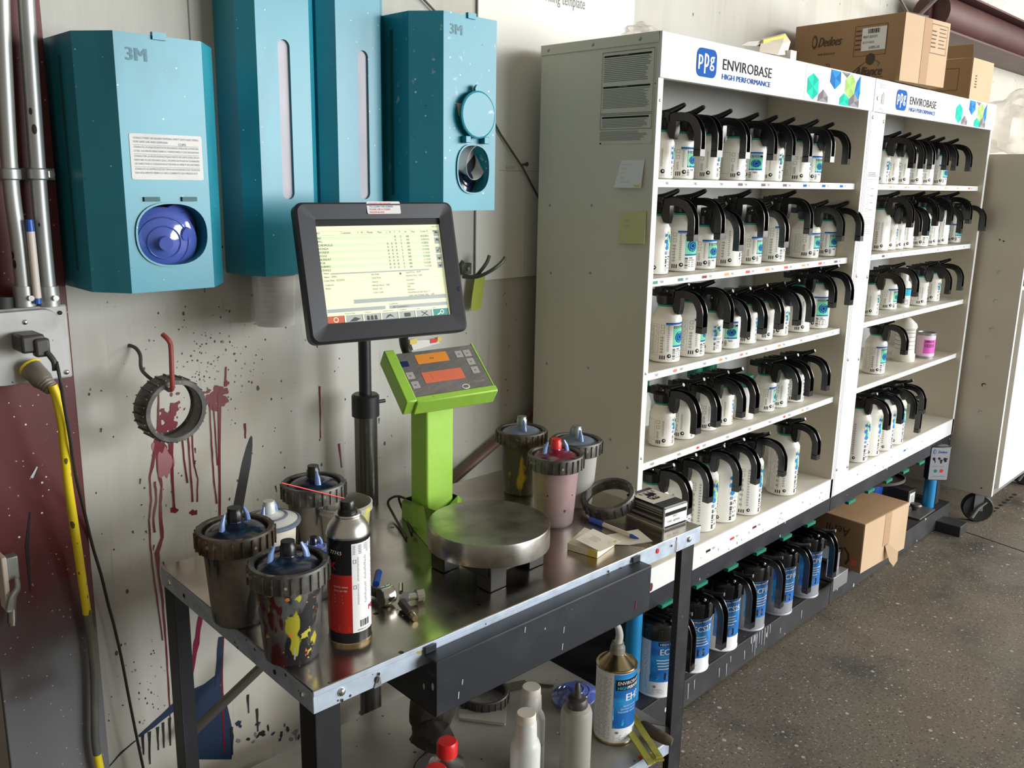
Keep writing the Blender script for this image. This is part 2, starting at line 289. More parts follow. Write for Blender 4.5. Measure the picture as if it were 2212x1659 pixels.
# decals: 2-D drawing mapped on a surface
def plane(o, u, v):
    o = Vector(o); u = Vector(u).normalized(); v = Vector(v).normalized(); n = u.cross(v)
    return lambda a, b, d=0: o+u*a+v*b+n*d
def roundm(r, c=(0, 0), z=0, ang=0):     # wraps on a cylinder; a=0 faces -y, a grows to the right of a viewer
    return lambda a, b, d=0: Vector((c[0]+(r+d)*math.sin(a/r+ang), c[1]-(r+d)*math.cos(a/r+ang), z+b))
class Dec:
    def __init__(s, mb, mp, d=.0004): s.mb = mb; s.mp = mp; s.d = d; s.l = 0
    def rect(s, a0, a1, b0, b1, m, l=1, n=None):
        n = n or max(1, int(abs(a1-a0)/.008)); vs = []
        for i in range(n+1):
            a = a0+(a1-a0)*i/n; vs += [s.mp(a, b0, s.d*l), s.mp(a, b1, s.d*l)]
        s.mb.add(vs, [(2*i, 2*i+2, 2*i+3, 2*i+1) for i in range(n)], m)
    def frame(s, a0, a1, b0, b1, w, m, l=1):
        s.rect(a0, a1, b0, b0+w, m, l); s.rect(a0, a1, b1-w, b1, m, l); s.rect(a0, a0+w, b0, b1, m, l); s.rect(a1-w, a1, b0, b1, m, l)
    def poly(s, pts, m, l=1): s.mb.add([s.mp(a, b, s.d*l) for a, b in pts], [tuple(range(len(pts)))], m)
    def disc(s, a, b, r, m, l=1, ry=None, n=16): s.poly([(a+r*math.cos(2*PI*i/n), b+(ry or r)*math.sin(2*PI*i/n)) for i in range(n)], m, l)
    def rrect(s, a0, a1, b0, b1, r, m, l=1):
        pts = []
        for cx, cy, t in ((a1-r, b1-r, 0), (a0+r, b1-r, 1), (a0+r, b0+r, 2), (a1-r, b0+r, 3)):
            for k in range(5): t2 = (t+k/4)*PI/2; pts.append((cx+r*math.cos(t2), cy+r*math.sin(t2)))
        s.poly(pts, m, l)
    def text(s, t, a, b, h, m, l=2, wx=1.0, slant=0, align=0, bold=0):   # h = cap height
        v, f, w = text2d(t); k = h/.70; a -= w*k*wx*align
        for ii, dx in enumerate((0,) if not bold else (-bold, 0, bold)):
            s.mb.add([s.mp(a+dx+x*k*wx+y*k*slant, b+y*k, s.d*(l+ii*.22)) for x, y in v], f, m)
    def lines(s, a0, a1, b0, b1, n, m='ink_grey', l=2, th=.45, ragged=.25):
        p = (b1-b0)/n
        for i in range(n): s.rect(a0, a1-(a1-a0)*random.random()*ragged, b1-p*(i+th), b1-p*i, m, l, n=max(1, int((a1-a0)/.012)))
    def bar(s, a0, a1, b0, b1, n=12, m='ink', vert=True, l=2):
        for i in range(n):
            t = i/n; w = random.choice((.3, .5, .8))/n
            if vert: s.rect(a0+(a1-a0)*t, a0+(a1-a0)*(t+w), b0, b1, m, l, n=1)
            else: s.rect(a0, a1, b0+(b1-b0)*t, b0+(b1-b0)*(t+w), m, l, n=1)
    def ppg(s, a, b, w, h, l=2, m='ppg_blue', t='white'):
        s.rrect(a, a+w, b, b+h, w*.2, m, l)
        f = w/h/1.45
        s.text('p', a+w*.055, b+h*.42, h*.52, t, l+1, wx=1.0*f, bold=w*.012)
        s.text('p', a+w*.350, b+h*.36, h*.72, t, l+1, wx=.72*f, bold=w*.012)
        s.text('g', a+w*.650, b+h*.42, h*.52, t, l+1, wx=1.0*f, bold=w*.012)
def holed(mb, mp, a0, a1, b0, b1, ca, cb, ra, rb, m, ex=2.0, depth=.01, rim=0, n=48, rm=None, stadium=False):
    """rectangular face with a rounded hole and the hole's inner wall"""
    inn = []; out = []
    if stadium:
        st = [(ra*math.cos(PI*k/12), (rb-ra)+ra*math.sin(PI*k/12)) for k in range(13)]+[(-ra, (rb-ra)*(1-k/4)) for k in range(1, 8)]
        st += [(-x, -y) for x, y in st]
    angs = sorted(set(([math.atan2(y, x) % (2*PI) for x, y in st] if stadium else [2*PI*i/n for i in range(n)])+[math.atan2(y-cb, x-ca) % (2*PI) for x in (a0, a1) for y in (b0, b1)]))
    for t in angs:
        c, s_ = math.cos(t), math.sin(t); q = (abs(c)**ex+abs(s_)**ex)**(-1/ex)
        if stadium:
            lo, hi = 0, rb*2
            for _ in range(40):
                k = (lo+hi)/2; yy = max(0, abs(k*s_)-(rb-ra)); lo, hi = (k, hi) if (k*c)**2+yy**2 < ra*ra else (lo, k)
            inn.append((ca+lo*c, cb+lo*s_))
        else: inn.append((ca+ra*c*q, cb+rb*s_*q))
        k = min([(x-ca)/c for x in (a0, a1) if abs(c) > 1e-9 and (x-ca)/c > 0]+[(y-cb)/s_ for y in (b0, b1) if abs(s_) > 1e-9 and (y-cb)/s_ > 0])
        out.append((ca+c*k, cb+s_*k))
    N = len(angs); vs = [mp(*p) for p in out]+[mp(*p) for p in inn]+[mp(p[0], p[1], -depth) for p in inn]
    fs = [(i, (i+1) % N, N+(i+1) % N, N+i) for i in range(N)]+[(N+i, N+(i+1) % N, 2*N+(i+1) % N, 2*N+i) for i in range(N)]
    mb.add(vs, fs, m)
    if rim:
        k1 = [(ca+(x-ca)*(1+rim/ra), cb+(y-cb)*(1+rim/rb)) for x, y in inn]
        vs = [mp(p[0], p[1], .0005) for p in k1]+[mp(p[0], p[1], .003) for p in k1]+[mp(p[0], p[1], .003) for p in inn]+[mp(p[0], p[1], -.002) for p in inn]
        fs = [(j*N+i, j*N+(i+1) % N, (j+1)*N+(i+1) % N, (j+1)*N+i) for j in range(3) for i in range(N)]
        mb.add(vs, fs, rm or m)

def tag(o, label=None, cat=None, group=None, kind=None):
    if label: o['label'] = label
    if cat: o['category'] = cat
    if group: o['group'] = group
    if kind: o['kind'] = kind
    return o
def thing(name, label, cat, loc=(0, 0, 0), rz=0, group=None, rot=None):
    o = bpy.data.objects.new(name, None); COL.objects.link(o); o.empty_display_size = .05
    o.location = loc; o.rotation_euler = rot if rot else (0, 0, rz)
    return tag(o, label, cat, group)
KIDS = {}
def kids(o):
    return [c for c in o.children]
def copy_tree(o, parent=None):
    c = o.copy(); COL.objects.link(c)
    if parent: c.parent = parent
    for ch in o.children: copy_tree(ch, c)
    return c
def pts(lst): return [ay(x, y, Y) for x, y, Y in lst]
def smooth(p, k=6):
    p = [Vector(q) for q in p]; out = []
    for i in range(len(p)-1):
        p0, p1, p2, p3 = p[max(i-1, 0)], p[i], p[i+1], p[min(i+2, len(p)-1)]
        for j in range(k):
            t = j/k; out.append(.5*((2*p1)+(-p0+p2)*t+(2*p0-5*p1+4*p2-p3)*t*t+(-p0+3*p1-3*p2+p3)*t**3))
    out.append(p[-1]); return out
def ribbon(mb, path, w, m, mp, d=.001):      # flat streak of paint in a surface: path of (a,b), w list or value
    n = len(path); vs = []
    for i, (a, b) in enumerate(path):
        a1, b1 = path[max(i-1, 0)]; a2, b2 = path[min(i+1, n-1)]; dx, dy = a2-a1, b2-b1; q = math.hypot(dx, dy) or 1
        ww = (w[i] if isinstance(w, (list, tuple)) else w)/2
        vs += [mp(a-dy/q*ww, b+dx/q*ww, d), mp(a+dy/q*ww, b-dx/q*ww, d)]
    mb.add(vs, [(2*i, 2*i+1, 2*i+3, 2*i+2) for i in range(n-1)], m)
# ============================================================ SETTING
WY = 1.60
wallmap = plane((0, WY, 0), (1, 0, 0), (0, 0, 1))
def wp(x, y, Y=WY): p = ay(x, y, Y); return (p.x, p.z)
mb = MB().bx(.36, 9, WY, WY+.1, 0, 3.4, 'wall_paint'); wall = tag(mb.build('wall_back'), kind='structure')
mb = MB().bx(-2.5, .36, 1.80, 1.9, 0, 3.4, 'dark_in'); tag(mb.build('wall_left_void'), kind='structure')  # near-black sheet stands in for the dark void left of the column
mb = MB().bx(-4, 12, -6, 3, -.1, 0, 'floor_concrete'); floor = tag(mb.build('floor'), kind='structure')
# floor joint and row of drilled spots near the cabinet
mb = MB(); fm = plane((0, 0, 0), (1, 0, 0), (0, 1, 0)); d = Dec(mb, fm, .0006)
ribbon(mb, [(3.85, 1.09), (3.80, .83), (3.74, .4), (3.66, -.1)], .007, 'ink', fm, .0008)
for i in range(9):
    d.disc(4.10+i*.052, 1.068, .014, 'ink', 1, .009)
mb.build('floor_joint', floor)
# wall board seam, and a strip painted for shade beside the sheet
mb = MB(); d = Dec(mb, wallmap, .0008)
x, z = wp(408, 40); d.rect(x-.0012, x+.0012, 1.2, 3.4, 'ink_grey')
x, z = wp(1034, 500); d.rect(x-.012, x+.006, 1.16, 1.62, 'card_tape')  # brown strip painted as the shadow gap at the sheet's left edge
mb.build('board_seam_and_shade', wall)
# maroon steel column with overspray at its foot
m = mat('column_paint', (.1, .02, .02), .5); nt = m.node_tree; N = nt.nodes; L = nt.links
tc = N.new('ShaderNodeTexCoord'); sx = N.new('ShaderNodeSeparateXYZ'); L.new(tc.outputs['Object'], sx.inputs[0])
nz = N.new('ShaderNodeTexNoise'); nz.inputs['Scale'].default_value = 9; L.new(tc.outputs['Object'], nz.inputs[0])
ma = N.new('ShaderNodeMath'); ma.operation = 'MULTIPLY_ADD'; L.new(nz.outputs[0], ma.inputs[0]); ma.inputs[1].default_value = .35; L.new(sx.outputs[2], ma.inputs[2])
rp = N.new('ShaderNodeValToRGB'); L.new(ma.outputs[0], rp.inputs[0])
e = rp.color_ramp.elements; e[0].position = .72; e[0].color = (.15, .15, .155, 1); e[1].position = .90; e[1].color = (.115, .018, .018, 1)
q = rp.color_ramp.elements.new(.80); q.color = (.085, .065, .065, 1)
vo = N.new('ShaderNodeTexVoronoi'); vo.inputs['Scale'].default_value = 70; L.new(tc.outputs['Object'], vo.inputs[0])
lt = N.new('ShaderNodeMath'); lt.operation = 'LESS_THAN'; lt.inputs[1].default_value = .09; L.new(vo.outputs['Distance'], lt.inputs[0])
mx = N.new('ShaderNodeMix'); mx.data_type = 'RGBA'; L.new(lt.outputs[0], mx.inputs[0]); L.new(rp.outputs[0], mx.inputs[6]); mx.inputs[7].default_value = (.45, .40, .38, 1)
L.new(mx.outputs[2], N['Principled BSDF'].inputs['Base Color'])
mb = MB().bx(.345, .508, 1.55, 1.562, 0, 3.4, 'column_paint').bx(.42, .43, 1.562, 1.80, 0, 3.4, 'column_paint').bx(.345, .508, 1.79, 1.80, 0, 3.4, 'column_paint')
col_ = tag(mb.build('trim_1', bev=.002), kind='structure')
mb = MB(); cm = plane((0, 1.55, 0), (1, 0, 0), (0, 0, 1))
ribbon(mb, [wp(65, 1105, 1.55), wp(58, 1180, 1.55), wp(66, 1276, 1.55)], [.002, .006, .002], 'drip_dark', cm)
ribbon(mb, [wp(80, 1008, 1.55), wp(68, 1032, 1.55)], [.002, .005], 'lab_pale', cm)
for i in range(16):
    x, z = wp(random.uniform(10, 150), random.uniform(840, 1350), 1.55); Dec(mb, cm, .0006).disc(x, z, random.uniform(.0008, .002), 'sticker', 1, n=8)
mb.build('paint_fleck', col_)
# maroon girt high on the wall at right
mb = MB().bx(3.86, 9, 1.47, 1.478, 2.045, 2.205, 'girt').bx(3.86, 9, 1.40, 1.478, 2.197, 2.205, 'girt').bx(3.86, 9, 1.40, 1.60, 2.040, 2.048, 'girt').lathe([(.075, 0), (.075, 5.1)], 'girt', 20, Matrix.Translation((3.9, 1.475, 2.122)) @ Matrix.Rotation(PI/2, 4, 'Y'))
tag(mb.build('trim_2'), kind='structure')
# ---- paint drips and splatter on the wall
mb = MB()
def drip(px, w, m='drip_red', blob=0):
    px = [tuple(q) for q in px]; p = [wp(*q) for q in px]
    n = len(p); out = []; ws = []
    for i in range(n-1):
        for j in range(4):
            t = j/4; out.append((p[i][0]*(1-t)+p[i+1][0]*t+random.uniform(-.0005, .0005), p[i][1]*(1-t)+p[i+1][1]*t)); ws.append((w if not isinstance(w, (list, tuple)) else w[i]*(1-t)+w[i+1]*t)*random.uniform(.8, 1.15))
    out.append(p[-1]); ws.append((w if not isinstance(w, (list, tuple)) else w[-1])*1.2)
    ribbon(mb, out, ws, m, wallmap, random.uniform(.0009, .0016))
def blob(x, y, r, m='drip_red', k=7, ry=None):
    c = wp(x, y); pr = []
    f1, f2 = random.uniform(0, 6), random.uniform(0, 6)
    for i in range(24):
        a = 2*PI*i/24; q = r*(.85+.2*math.sin(2*a+f1)+.13*math.sin(5*a+f2)+random.uniform(-.05, .05)); pr.append((c[0]+q*math.cos(a), c[1]+(ry or r)/r*q*math.sin(a)))
    Dec(mb, wallmap, random.uniform(.0006, .0013)).poly(pr, m)
drip([(342, 849), (342, 918), (330, 1000), (323, 1034), (327, 1080), (322, 1124), (325, 1184), (332, 1242), (340, 1302), (351, 1383)], [.003, .004, .006, .003, .004, .003, .003, .003, .003, .002])
drip([(345, 900), (342, 961), (343, 1016), (349, 1052), (346, 1100), (350, 1161), (339, 1194), (342, 1235), (350, 1289), (354, 1336), (359, 1403), (364, 1487), (368, 1560)], [.006, .016, .008, .004, .006, .007, .009, .005, .004, .004, .003, .003, .002])
drip([(334, 1040), (338, 1075), (331, 1120), (334, 1150)], .004)
drip([(371, 870), (369, 954), (372, 1034), (376, 1098)], [.006, .010, .005, .004]); drip([(392, 930), (397, 990), (405, 1043)], .0028)
drip([(405, 930), (410, 998), (416, 1084)], .003); drip([(414, 930), (418, 998), (427, 1034), (426, 1084)], .0026)
drip([(452, 870), (457, 961), (461, 1027), (468, 1088)], .0028); drip([(461, 870), (466, 950), (470, 1005)], .0026); drip([(474, 850), (474, 998), (475, 1150)], [.008, .005, .004])
drip([(488, 792), (486, 835)], .003); drip([(690, 834), (691, 870), (692, 947)], [.005, .0025, .002]); drip([(529, 914), (530, 947)], [.005, .002]); drip([(732, 958), (738, 1010)], [.006, .002])
for (x, y, r) in ((455, 860, .014), (470, 850, .017), (480, 868, .013), (446, 866, .008), (463, 878, .012), (488, 828, .006), (483, 845, .01), (376, 1102, .008), (418, 1107, .008), (492, 828, .004), (440, 848, .004), (450, 845, .005), (370, 852, .004), (384, 850, .004), (350, 886, .005), (360, 900, .014), (375, 885, .013), (355, 925, .013), (372, 915, .011), (345, 960, .016), (352, 975, .012), (385, 870, .004)): blob(x, y, r)
for (x, y, r, ry) in ((355, 1000, .014, .04), (338, 975, .010, .02), (368, 1000, .008, .03)): blob(x, y, r, 'drip_pink', ry=ry)
drip([(433, 1330), (424, 1390), (412, 1470)], [.012, .012, .004], 'drip_magenta'); drip([(477, 1375), (470, 1480)], .011, 'drip_navy'); drip([(482, 1375), (479, 1470), (484, 1620)], .004)
mb.build('red_paint_drips', wall)
mb = MB()
Dec(mb, wallmap, .0009).poly([wp(*q) for q in ((412, 1490), (440, 1478), (466, 1458), (480, 1490), (492, 1530), (505, 1590), (500, 1640), (430, 1640), (410, 1560))], 'drip_navy')
drip([(232, 1659), (262, 1625), (293, 1599)], [.002, .004, .002], 'drip_navy'); drip([(300, 1590), (330, 1566), (372, 1530), (420, 1490)], [.006, .012, .02, .02], 'drip_navy')
for (x, y, l) in ((308, 1585, 45), (322, 1580, 70), (340, 1570, 50), (352, 1560, 55), (366, 1550, 60), (500, 1570, 60), (555, 1530, 50), (535, 1500, 40)): drip([(x, y), (x+2, y+l)], [.006, .002], 'drip_dark')
for i in range(20): blob(random.uniform(510, 650), random.gauss(1582, 14), random.uniform(.003, .008), random.choice(['ink_grey', 'drip_dark', 'drip_navy']), ry=random.uniform(.003, .009))
for i in range(330):
    u = random.random()
    x, y = (random.gauss(455, 55), random.gauss(800, 60)) if u < .45 else ((random.uniform(170, 860), random.uniform(650, 1250)) if u < .7 else ((random.gauss(310, 40), random.gauss(1500, 60)) if u < .85 else (random.uniform(870, 1150), random.uniform(620, 1040))))
    c = wp(x, y); r = random.uniform(.0005, .0016); Dec(mb, wallmap, .0007).disc(c[0], c[1], r, random.choice(['drip_dark', 'drip_dark', 'ink_grey', 'drip_red']), 1, r*random.uniform(1, 2.2), n=7)
for i in range(26):
    x = random.uniform(180, 820); y = random.uniform(850, 1240); drip([(x, y), (x+random.uniform(-3, 3), y+random.uniform(5, 14))], [.0028, .0012], 'drip_dark')
mb.build('dark_paint_splatter', wall)

# ============================================================ WALL THINGS
def opening_disp(name, label, cat, x0, x1, fx0, fx1, yf, ych, z0, z1, mt, hole, flap, stick, scuffed=False):
    t = thing(name, label, cat, (0, 0, 0), 0, 'wall dispensers for mixing cups and lids')
    mb = MB(); yb = WY-.002
    plan = [(x0, yb), (x0, ych), (fx0, yf), (fx1, yf), (x1, ych), (x1, yb)]
    n = len(plan); vs = [(x, y, z) for z in (z0, z1) for x, y in plan]
    fs = [(i, i+1, n+i+1, n+i) for i in range(n-1) if i != 2]+[tuple(range(n, 2*n)), tuple(range(n))[::-1], (n-1, 0, n, 2*n-1)]
    mb.add(vs, fs, mt)
    fm = plane((fx0, yf, z0), (1, 0, 0), (0, 0, 1)); wdt = fx1-fx0; h = z1-z0
    ca, cb, ra, rb, ex = hole
    holed(mb, fm, 0, wdt, 0, h, ca, cb, ra, rb, mt, ex, .045, .003)
    # side seam, lid tab, hinge lugs
    mb.bx((fx0+fx1)/2-.011, (fx0+fx1)/2+.011, yf-.004, yf+.004, z1-.006, z1+.005, mt)
    mb.bx(x0-.0015, x0, ych+.05, ych+.058, z0+.03, z1-.03, 'teal_dark')
    body = mb.build('housing', t, ang=15)
    mb = MB(); mb.bx(fx0+.004, fx1-.004, yf+.035, yf+.037, z0+cb-rb*1.3, z0+cb+rb*1.3, 'dark_in'); mb.build('dark_interior', body)  # black plate stands in for the shade inside the housing
    d = MB(); dd = Dec(d, fm, .0006)
    dd.text('3M', .016, h-.040, .019, 'teal_logo', 1, bold=.0012); d.build('embossed_logo', body)
    for sx in (-1, 1):
        if not flap:
            l = MB().bx(ca-.001+sx*.031-.012, ca+sx*.031+.012, -.004, 0, cb+rb+.004, cb+rb+.011, 'teal_dark'); o = l.build('hinge_lug', t, loc=(fx0, yf, z0)); l = None
    if stick:
        d = MB(); dd = Dec(d, fm, .0008)
        a0, a1, b0, b1 = stick; dd.rrect(a0, a1, b0, b1, .003, 'sticker')
        rows = ['CONSULT PAINT OR SOLVENT MATERIAL SAFETY DATA SHEET (MSDS)', 'FOR SAFE USE AND DISPOSAL', '', 'CONSULTE LA HOJA DE DATOS DE SEGURIDAD (MSDS) DE LA PINTURA', 'O DEL SOLVENTE PARA USARLO Y DESECHARLO CON SEGURIDAD', '', 'CONSULTER LA FICHE SIGNALETIQUE SANTE SECURITE (FSSS) DE LA', 'PEINTURE OU DU SOLVANT QUE L ON EMPLOIE POUR EN CONNAITRE', 'LES DIRECTIVES D UTILISATION ET DE MISE AU REBUT SECURITAIRES', '', 'CONSULTE AS INSTRUCOES DA TINTA OU AS INSTRUCOES TECNICAS', 'DO SOLVENTE PARA O USO CORRETO DO PRODUTO']
        y = b1-.008
        for r in rows:
            if r:
                w = text2d(r)[2]; hh = .0029; k = min(1.0, (a1-a0-.012)/(w*hh/.7)); dd.text(r, a0+.006, y, hh, 'ink_grey', 2, wx=k); y -= .0058
            else: dd.rect(a0+.006, a1-.006, y+.0022, y+.0026, 'ink_grey', 2); y -= .0022
        dd.text('CUPS', a0+.078, b1-.0165, .0038, 'ink_grey', 2)
        d.build('instruction_sticker', t)
    return t
# left: lid dispenser
t = opening_disp('lid_dispenser', 'teal wall dispenser at far left with white instruction sticker and blue lids showing', 'dispenser', .516, .742, .557, .697, 1.40, 1.455, 1.235, 1.631, 'teal_plastic', (.073, .091, .058, .049, 2.4), False, (.013, .131, .178, .248))
def lid_blue(name, label, loc, rot, r=.053, group=None, m='lid_blue'):
    t = thing(name, label, 'lid', loc, 0, group, rot)
    MB().lathe([(r, -.004), (r, 0), (r*.93, .003), (r*.6, .010), (r*.3, .015), (.012, .017), (.011, .026)], m, 36).build('dome', t)
    MB().ring([(r*.7, .008), (r*.72, .0095), (r*.74, .007)], m, 36).ring([(r*.45, .013), (r*.47, .0145), (r*.49, .012)], m, 36).build('moulded_ring', t)
    return t
lid_blue('cup_cover', 'translucent blue plastic lid filling the oval opening of the far left dispenser', (.622, 1.424, 1.314), (PI/2+.10, .1, -.16), .056)
lid_blue('cup_cover', 'blue lid stacked behind and right of the front lid in the far left dispenser', (.650, 1.431, 1.330), (PI/2+.2, .1, .35), .045, None, 'lid_blue')
# right: cup dispenser with flap
t = opening_disp('cup_dispenser', 'paint scuffed teal wall dispenser nearest the rack with raised round flap', 'dispenser', 1.150, 1.385, 1.194, 1.340, 1.38, 1.435, 1.358, 1.744, 'teal_scuffed', (.082, .085, .044, .048, 2.5), True, None)
mb = MB(); M = Matrix.Translation((1.276, 1.371, 1.552)) @ Matrix.Rotation(PI/2, 4, 'X')
mb.lathe([(.046, 0), (.0475, .002), (.0475, .006), (.044, .0075)], 'teal_scuffed', 40, M); mb.lathe([(.010, 0), (.010, .006)], 'teal_scuffed', 16, Matrix.Translation((1.277, 1.371, 1.602)) @ Matrix.Rotation(PI/2, 4, 'X'))
fl = mb.build('flap', t, ang=12)
for sx in (-.026, .026): MB().bx(1.276+sx-.007, 1.276+sx+.007, 1.366, 1.380, 1.495, 1.509, 'teal_plastic').build('hinge', fl, bev=.001)
mb = MB(); Dec(mb, plane((1.194, 1.38, 1.358), (1, 0, 0), (0, 0, 1)), .0007).poly([(.035, .215), (.128, .215), (.122, .190), (.040, .190)], 'paper'); mb.build('torn_sticker_remnant', t)
t = thing('mixing_cup', 'clear plastic cup lying inside opening of the flap dispenser', 'cup', (1.285, 1.412, 1.463), 0, None, (PI/2+.2, 0, .2))
MB().lathe([(0, .0), (.030, 0), (.036, .03), (.037, .03), (.031, -.002), (0, -.002)], 'cup_clear', 32).build('cup_body', t)
t = lid_blue('cup_cover', 'dark navy blue lid low inside opening of the flap dispenser', (1.272, 1.415, 1.418), (1.1, .2, .2), .040, None, 'lid_navy')
# two tall tube dispensers
def tube_disp(x0, x1, label, slot_x, cup):
    t = thing('tube_dispenser', label, 'dispenser', (0, 0, 0), 0, 'wall dispensers for mixing cups and lids')
    z0, z1 = 1.236, 2.35; yf, ych = 1.49, 1.52; fx0, fx1 = x0+.024, x1-.028; yb = WY-.002
    plan = [(x0, yb), (x0, ych), (fx0, yf), (fx1, yf), (x1, ych), (x1, yb)]; n = 6
    mb = MB(); mb.add([(x, y, z) for z in (z0, z1) for x, y in plan], [(i, i+1, n+i+1, n+i) for i in range(n-1) if i != 2]+[tuple(range(n, 2*n)), (n-1, 0, n, 2*n-1)], 'teal_plastic')
    mb.add([(x, y, z0) for x, y in plan], [tuple(range(n))[::-1]], 'teal_dark')
    fm = plane((fx0, yf, z0), (1, 0, 0), (0, 0, 1)); ca = slot_x-fx0
    zc = (1.667+1.379)/2-z0; rb = (1.667-1.379)/2
    # stadium slot: rectangle bands above and below, two half round ends
    holed(mb, fm, 0, fx1-fx0, zc-rb-.03, zc+rb+.03, ca, zc, .0125, rb, 'teal_plastic', 2, .006, 0, stadium=True)
    d = Dec(mb, fm, 0); d.rect(0, fx1-fx0, 0, zc-rb-.03, 'teal_plastic', n=1); d.rect(0, fx1-fx0, zc+rb+.03, z1-z0, 'teal_plastic', n=1)
    mb.build('housing', t, ang=15)
    MB().bx(slot_x-.016, slot_x+.016, yf+.005, yf+.007, 1.37, 1.675, 'frost_slot').build('sight_window', t)
    return t
tube_disp(.822, .985, 'tall teal tube dispenser left of the pair, clear cup hanging below it', .902, True)
tube_disp(.992, 1.150, 'tall teal tube dispenser right of the pair, directly behind the monitor', 1.079, False)
t = thing('mixing_cup', 'clear ribbed plastic cup hanging under the left tall tube dispenser', 'cup', (.893, 1.543, 1.132))
mb = MB().lathe([(0, 0), (.036, 0), (.0375, .003), (.0415, .10), (.0425, .10), (.0385, .002), (.0, -.002)], 'cup_clear', 40)
for k in range(9): mb.ring([(.0384+.00045*k, .008+.0105*k), (.0389+.00045*k, .0084+.0105*k), (.0386+.00045*k, .0088+.0105*k)], 'cup_clear', 40)
mb.build('cup_body', t)

# conduits, outlet, cords
def conduit(path, label):
    t = thing('conduit', label, 'pipe', (0, 0, 0), 0, 'steel conduits on the maroon column')
    MB().tube(smooth(path, 5), .0118, 'galv', 18).build('pipe', t)
    a = Vector(path[-1]); MB().cyl(a+Vector((0, 0, .018)), a-Vector((0, 0, .014)), .0155, 'galv', 18).cyl(a+Vector((.004, -.014, 0)), a+Vector((.004, -.021, 0)), .0045, 'chrome', 10).build('coupling', t)
    s = ay(*(22, 376, 1.51) if a.x < .45 else (82, 376, 1.51))
    mb = MB().lathe([(.0125, -.009), (.0150, -.007), (.0150, .007), (.0125, .009)], 'galv', 18, Matrix.Translation(s))
    mb.bx(s.x-(.026 if a.x < .45 else .016), s.x+(.020 if a.x < .45 else .034), 1.538, 1.548, s.z-.009, s.z+.009, 'galv').cyl((s.x+(-.020 if a.x < .45 else .026), 1.54, s.z), (s.x+(-.020 if a.x < .45 else .026), 1.530, s.z), .006, 'chrome', 12)
    mb.build('strap', t); return t
conduit([ay(2, -120, 1.51), ay(5, 60, 1.51), ay(22, 376, 1.51), ay(40, 520, 1.51), ay(53, 642, 1.51)], 'left of two galvanised steel conduits running down the maroon column')
conduit([ay(50, -120, 1.51), ay(60, 60, 1.51), ay(82, 376, 1.51), ay(94, 520, 1.51), ay(106, 642, 1.51)], 'right of two galvanised steel conduits, its strap screwed to the maroon column')
t = thing('outlet_box', 'grey metal outlet box with rounded raised cover on maroon column', 'outlet', (0, 0, 0))
om = plane(ay(0, 842, 1.500), ay(140, 842, 1.5)-ay(0, 842, 1.5), (0, 0, 1)); A0 = ay(0, 840, 1.5)
mb = MB().bx(.375, .492, 1.505, 1.548, 1.090, 1.212, 'box_grey'); mb.build('box', t, bev=.004)
mb = MB(); pr = []
for cx, cz, q in ((.452, 1.182, 0), (.385, 1.182, 1), (.385, 1.118, 2), (.452, 1.118, 3)):
    for k in range(7): a = (q+k/6)*PI/2; pr.append((cx+.027*math.cos(a), cz+.027*math.sin(a)))
mb.add([(x, 1.505, z) for x, z in pr]+[(x*.97+.42*.03, 1.497, z*.97+1.15*.03) for x, z in pr], [(i, (i+1) % 28, 28+(i+1) % 28, 28+i) for i in range(28)]+[tuple(range(28, 56))], 'box_grey')
cv = mb.build('cover', t)
for (x, z) in ((.425, 1.190), (.482, 1.100)): MB().sphere((x, 1.4965 if z > 1.15 else 1.504, z), .0042, 'chrome', 12, (1, .5, 1)).build('screw', cv)
MB().cyl((.480, 1.5046, 1.199), (.480, 1.5030, 1.199), .0035, 'dark_in', 10).build('screw_hole', t)
MB().cyl(ay(5, 664, 1.52), ay(5, 640, 1.52), .018, 'rubber', 18).build('fitting_nut', t)
t = thing('power_adapter', 'black power adapter in upper socket of the outlet box, thin black cord hanging', 'plug', (.417, 1.462, 1.163))
MB().bx(-.015, .019, -.018, .033, -.014, .014, 'plug_dark').bx(.002, .024, -.024, -.004, -.021, .008, 'plug_dark').build('plug_body', t, bev=.004)
MB().tube(smooth([Vector((.018, -.024, -.014)), Vector((.024, -.032, -.028)), Vector((.024, -.034, -.042))]), [.0045]*13, 'plug_dark').build('strain_relief', t)
blk = [ay(x, y, Y) for x, y, Y in ((122, 782, 1.428), (130, 820, 1.412), (136, 860, 1.422), (150, 940, 1.44), (161, 1015, 1.475), (181, 1100, 1.53), (200, 1180, 1.55), (218, 1240, 1.56), (235, 1310, 1.57), (244, 1342, 1.57), (262, 1420, 1.57), (279, 1510, 1.57), (297, 1600, 1.57), (316, 1690, 1.57))]
MB().tube([t.location.copy()*0+p-Vector((.417, 1.462, 1.163)) for p in smooth(blk, 4)], .0028, 'cord_black', 8).build('power_cord', t)
t = thing('extension_cord', 'thick yellow extension cord hanging from lower socket of the outlet box', 'cord', (0, 0, 0))
a, b, c = ay(64, 792, 1.490), ay(90, 820, 1.465), ay(113, 842, 1.445)
MB().tube([a, a.lerp(b, .15), b, b.lerp(c, .5), c], [.016, .017, .0165, .012, .009], 'plug_grey', 14).build('plug_body', t)
MB().lathe([(.017, 0), (.018, .002), (.017, .005)], 'yellow_cord', 20, Matrix.Translation(a) @ (b-a).to_track_quat('Z', 'Y').to_matrix().to_4x4()).build('plug_collar', t)
mb = MB()
for k in range(4):
    p = b.lerp(c, .3+.2*k); mb.lathe([(.0128-.001*k, -.0015), (.0140-.001*k, 0), (.0128-.001*k, .0015)], 'plug_grey', 16, Matrix.Translation(p) @ (c-b).to_track_quat('Z', 'Y').to_matrix().to_4x4())
mb.build('strain_relief', t)
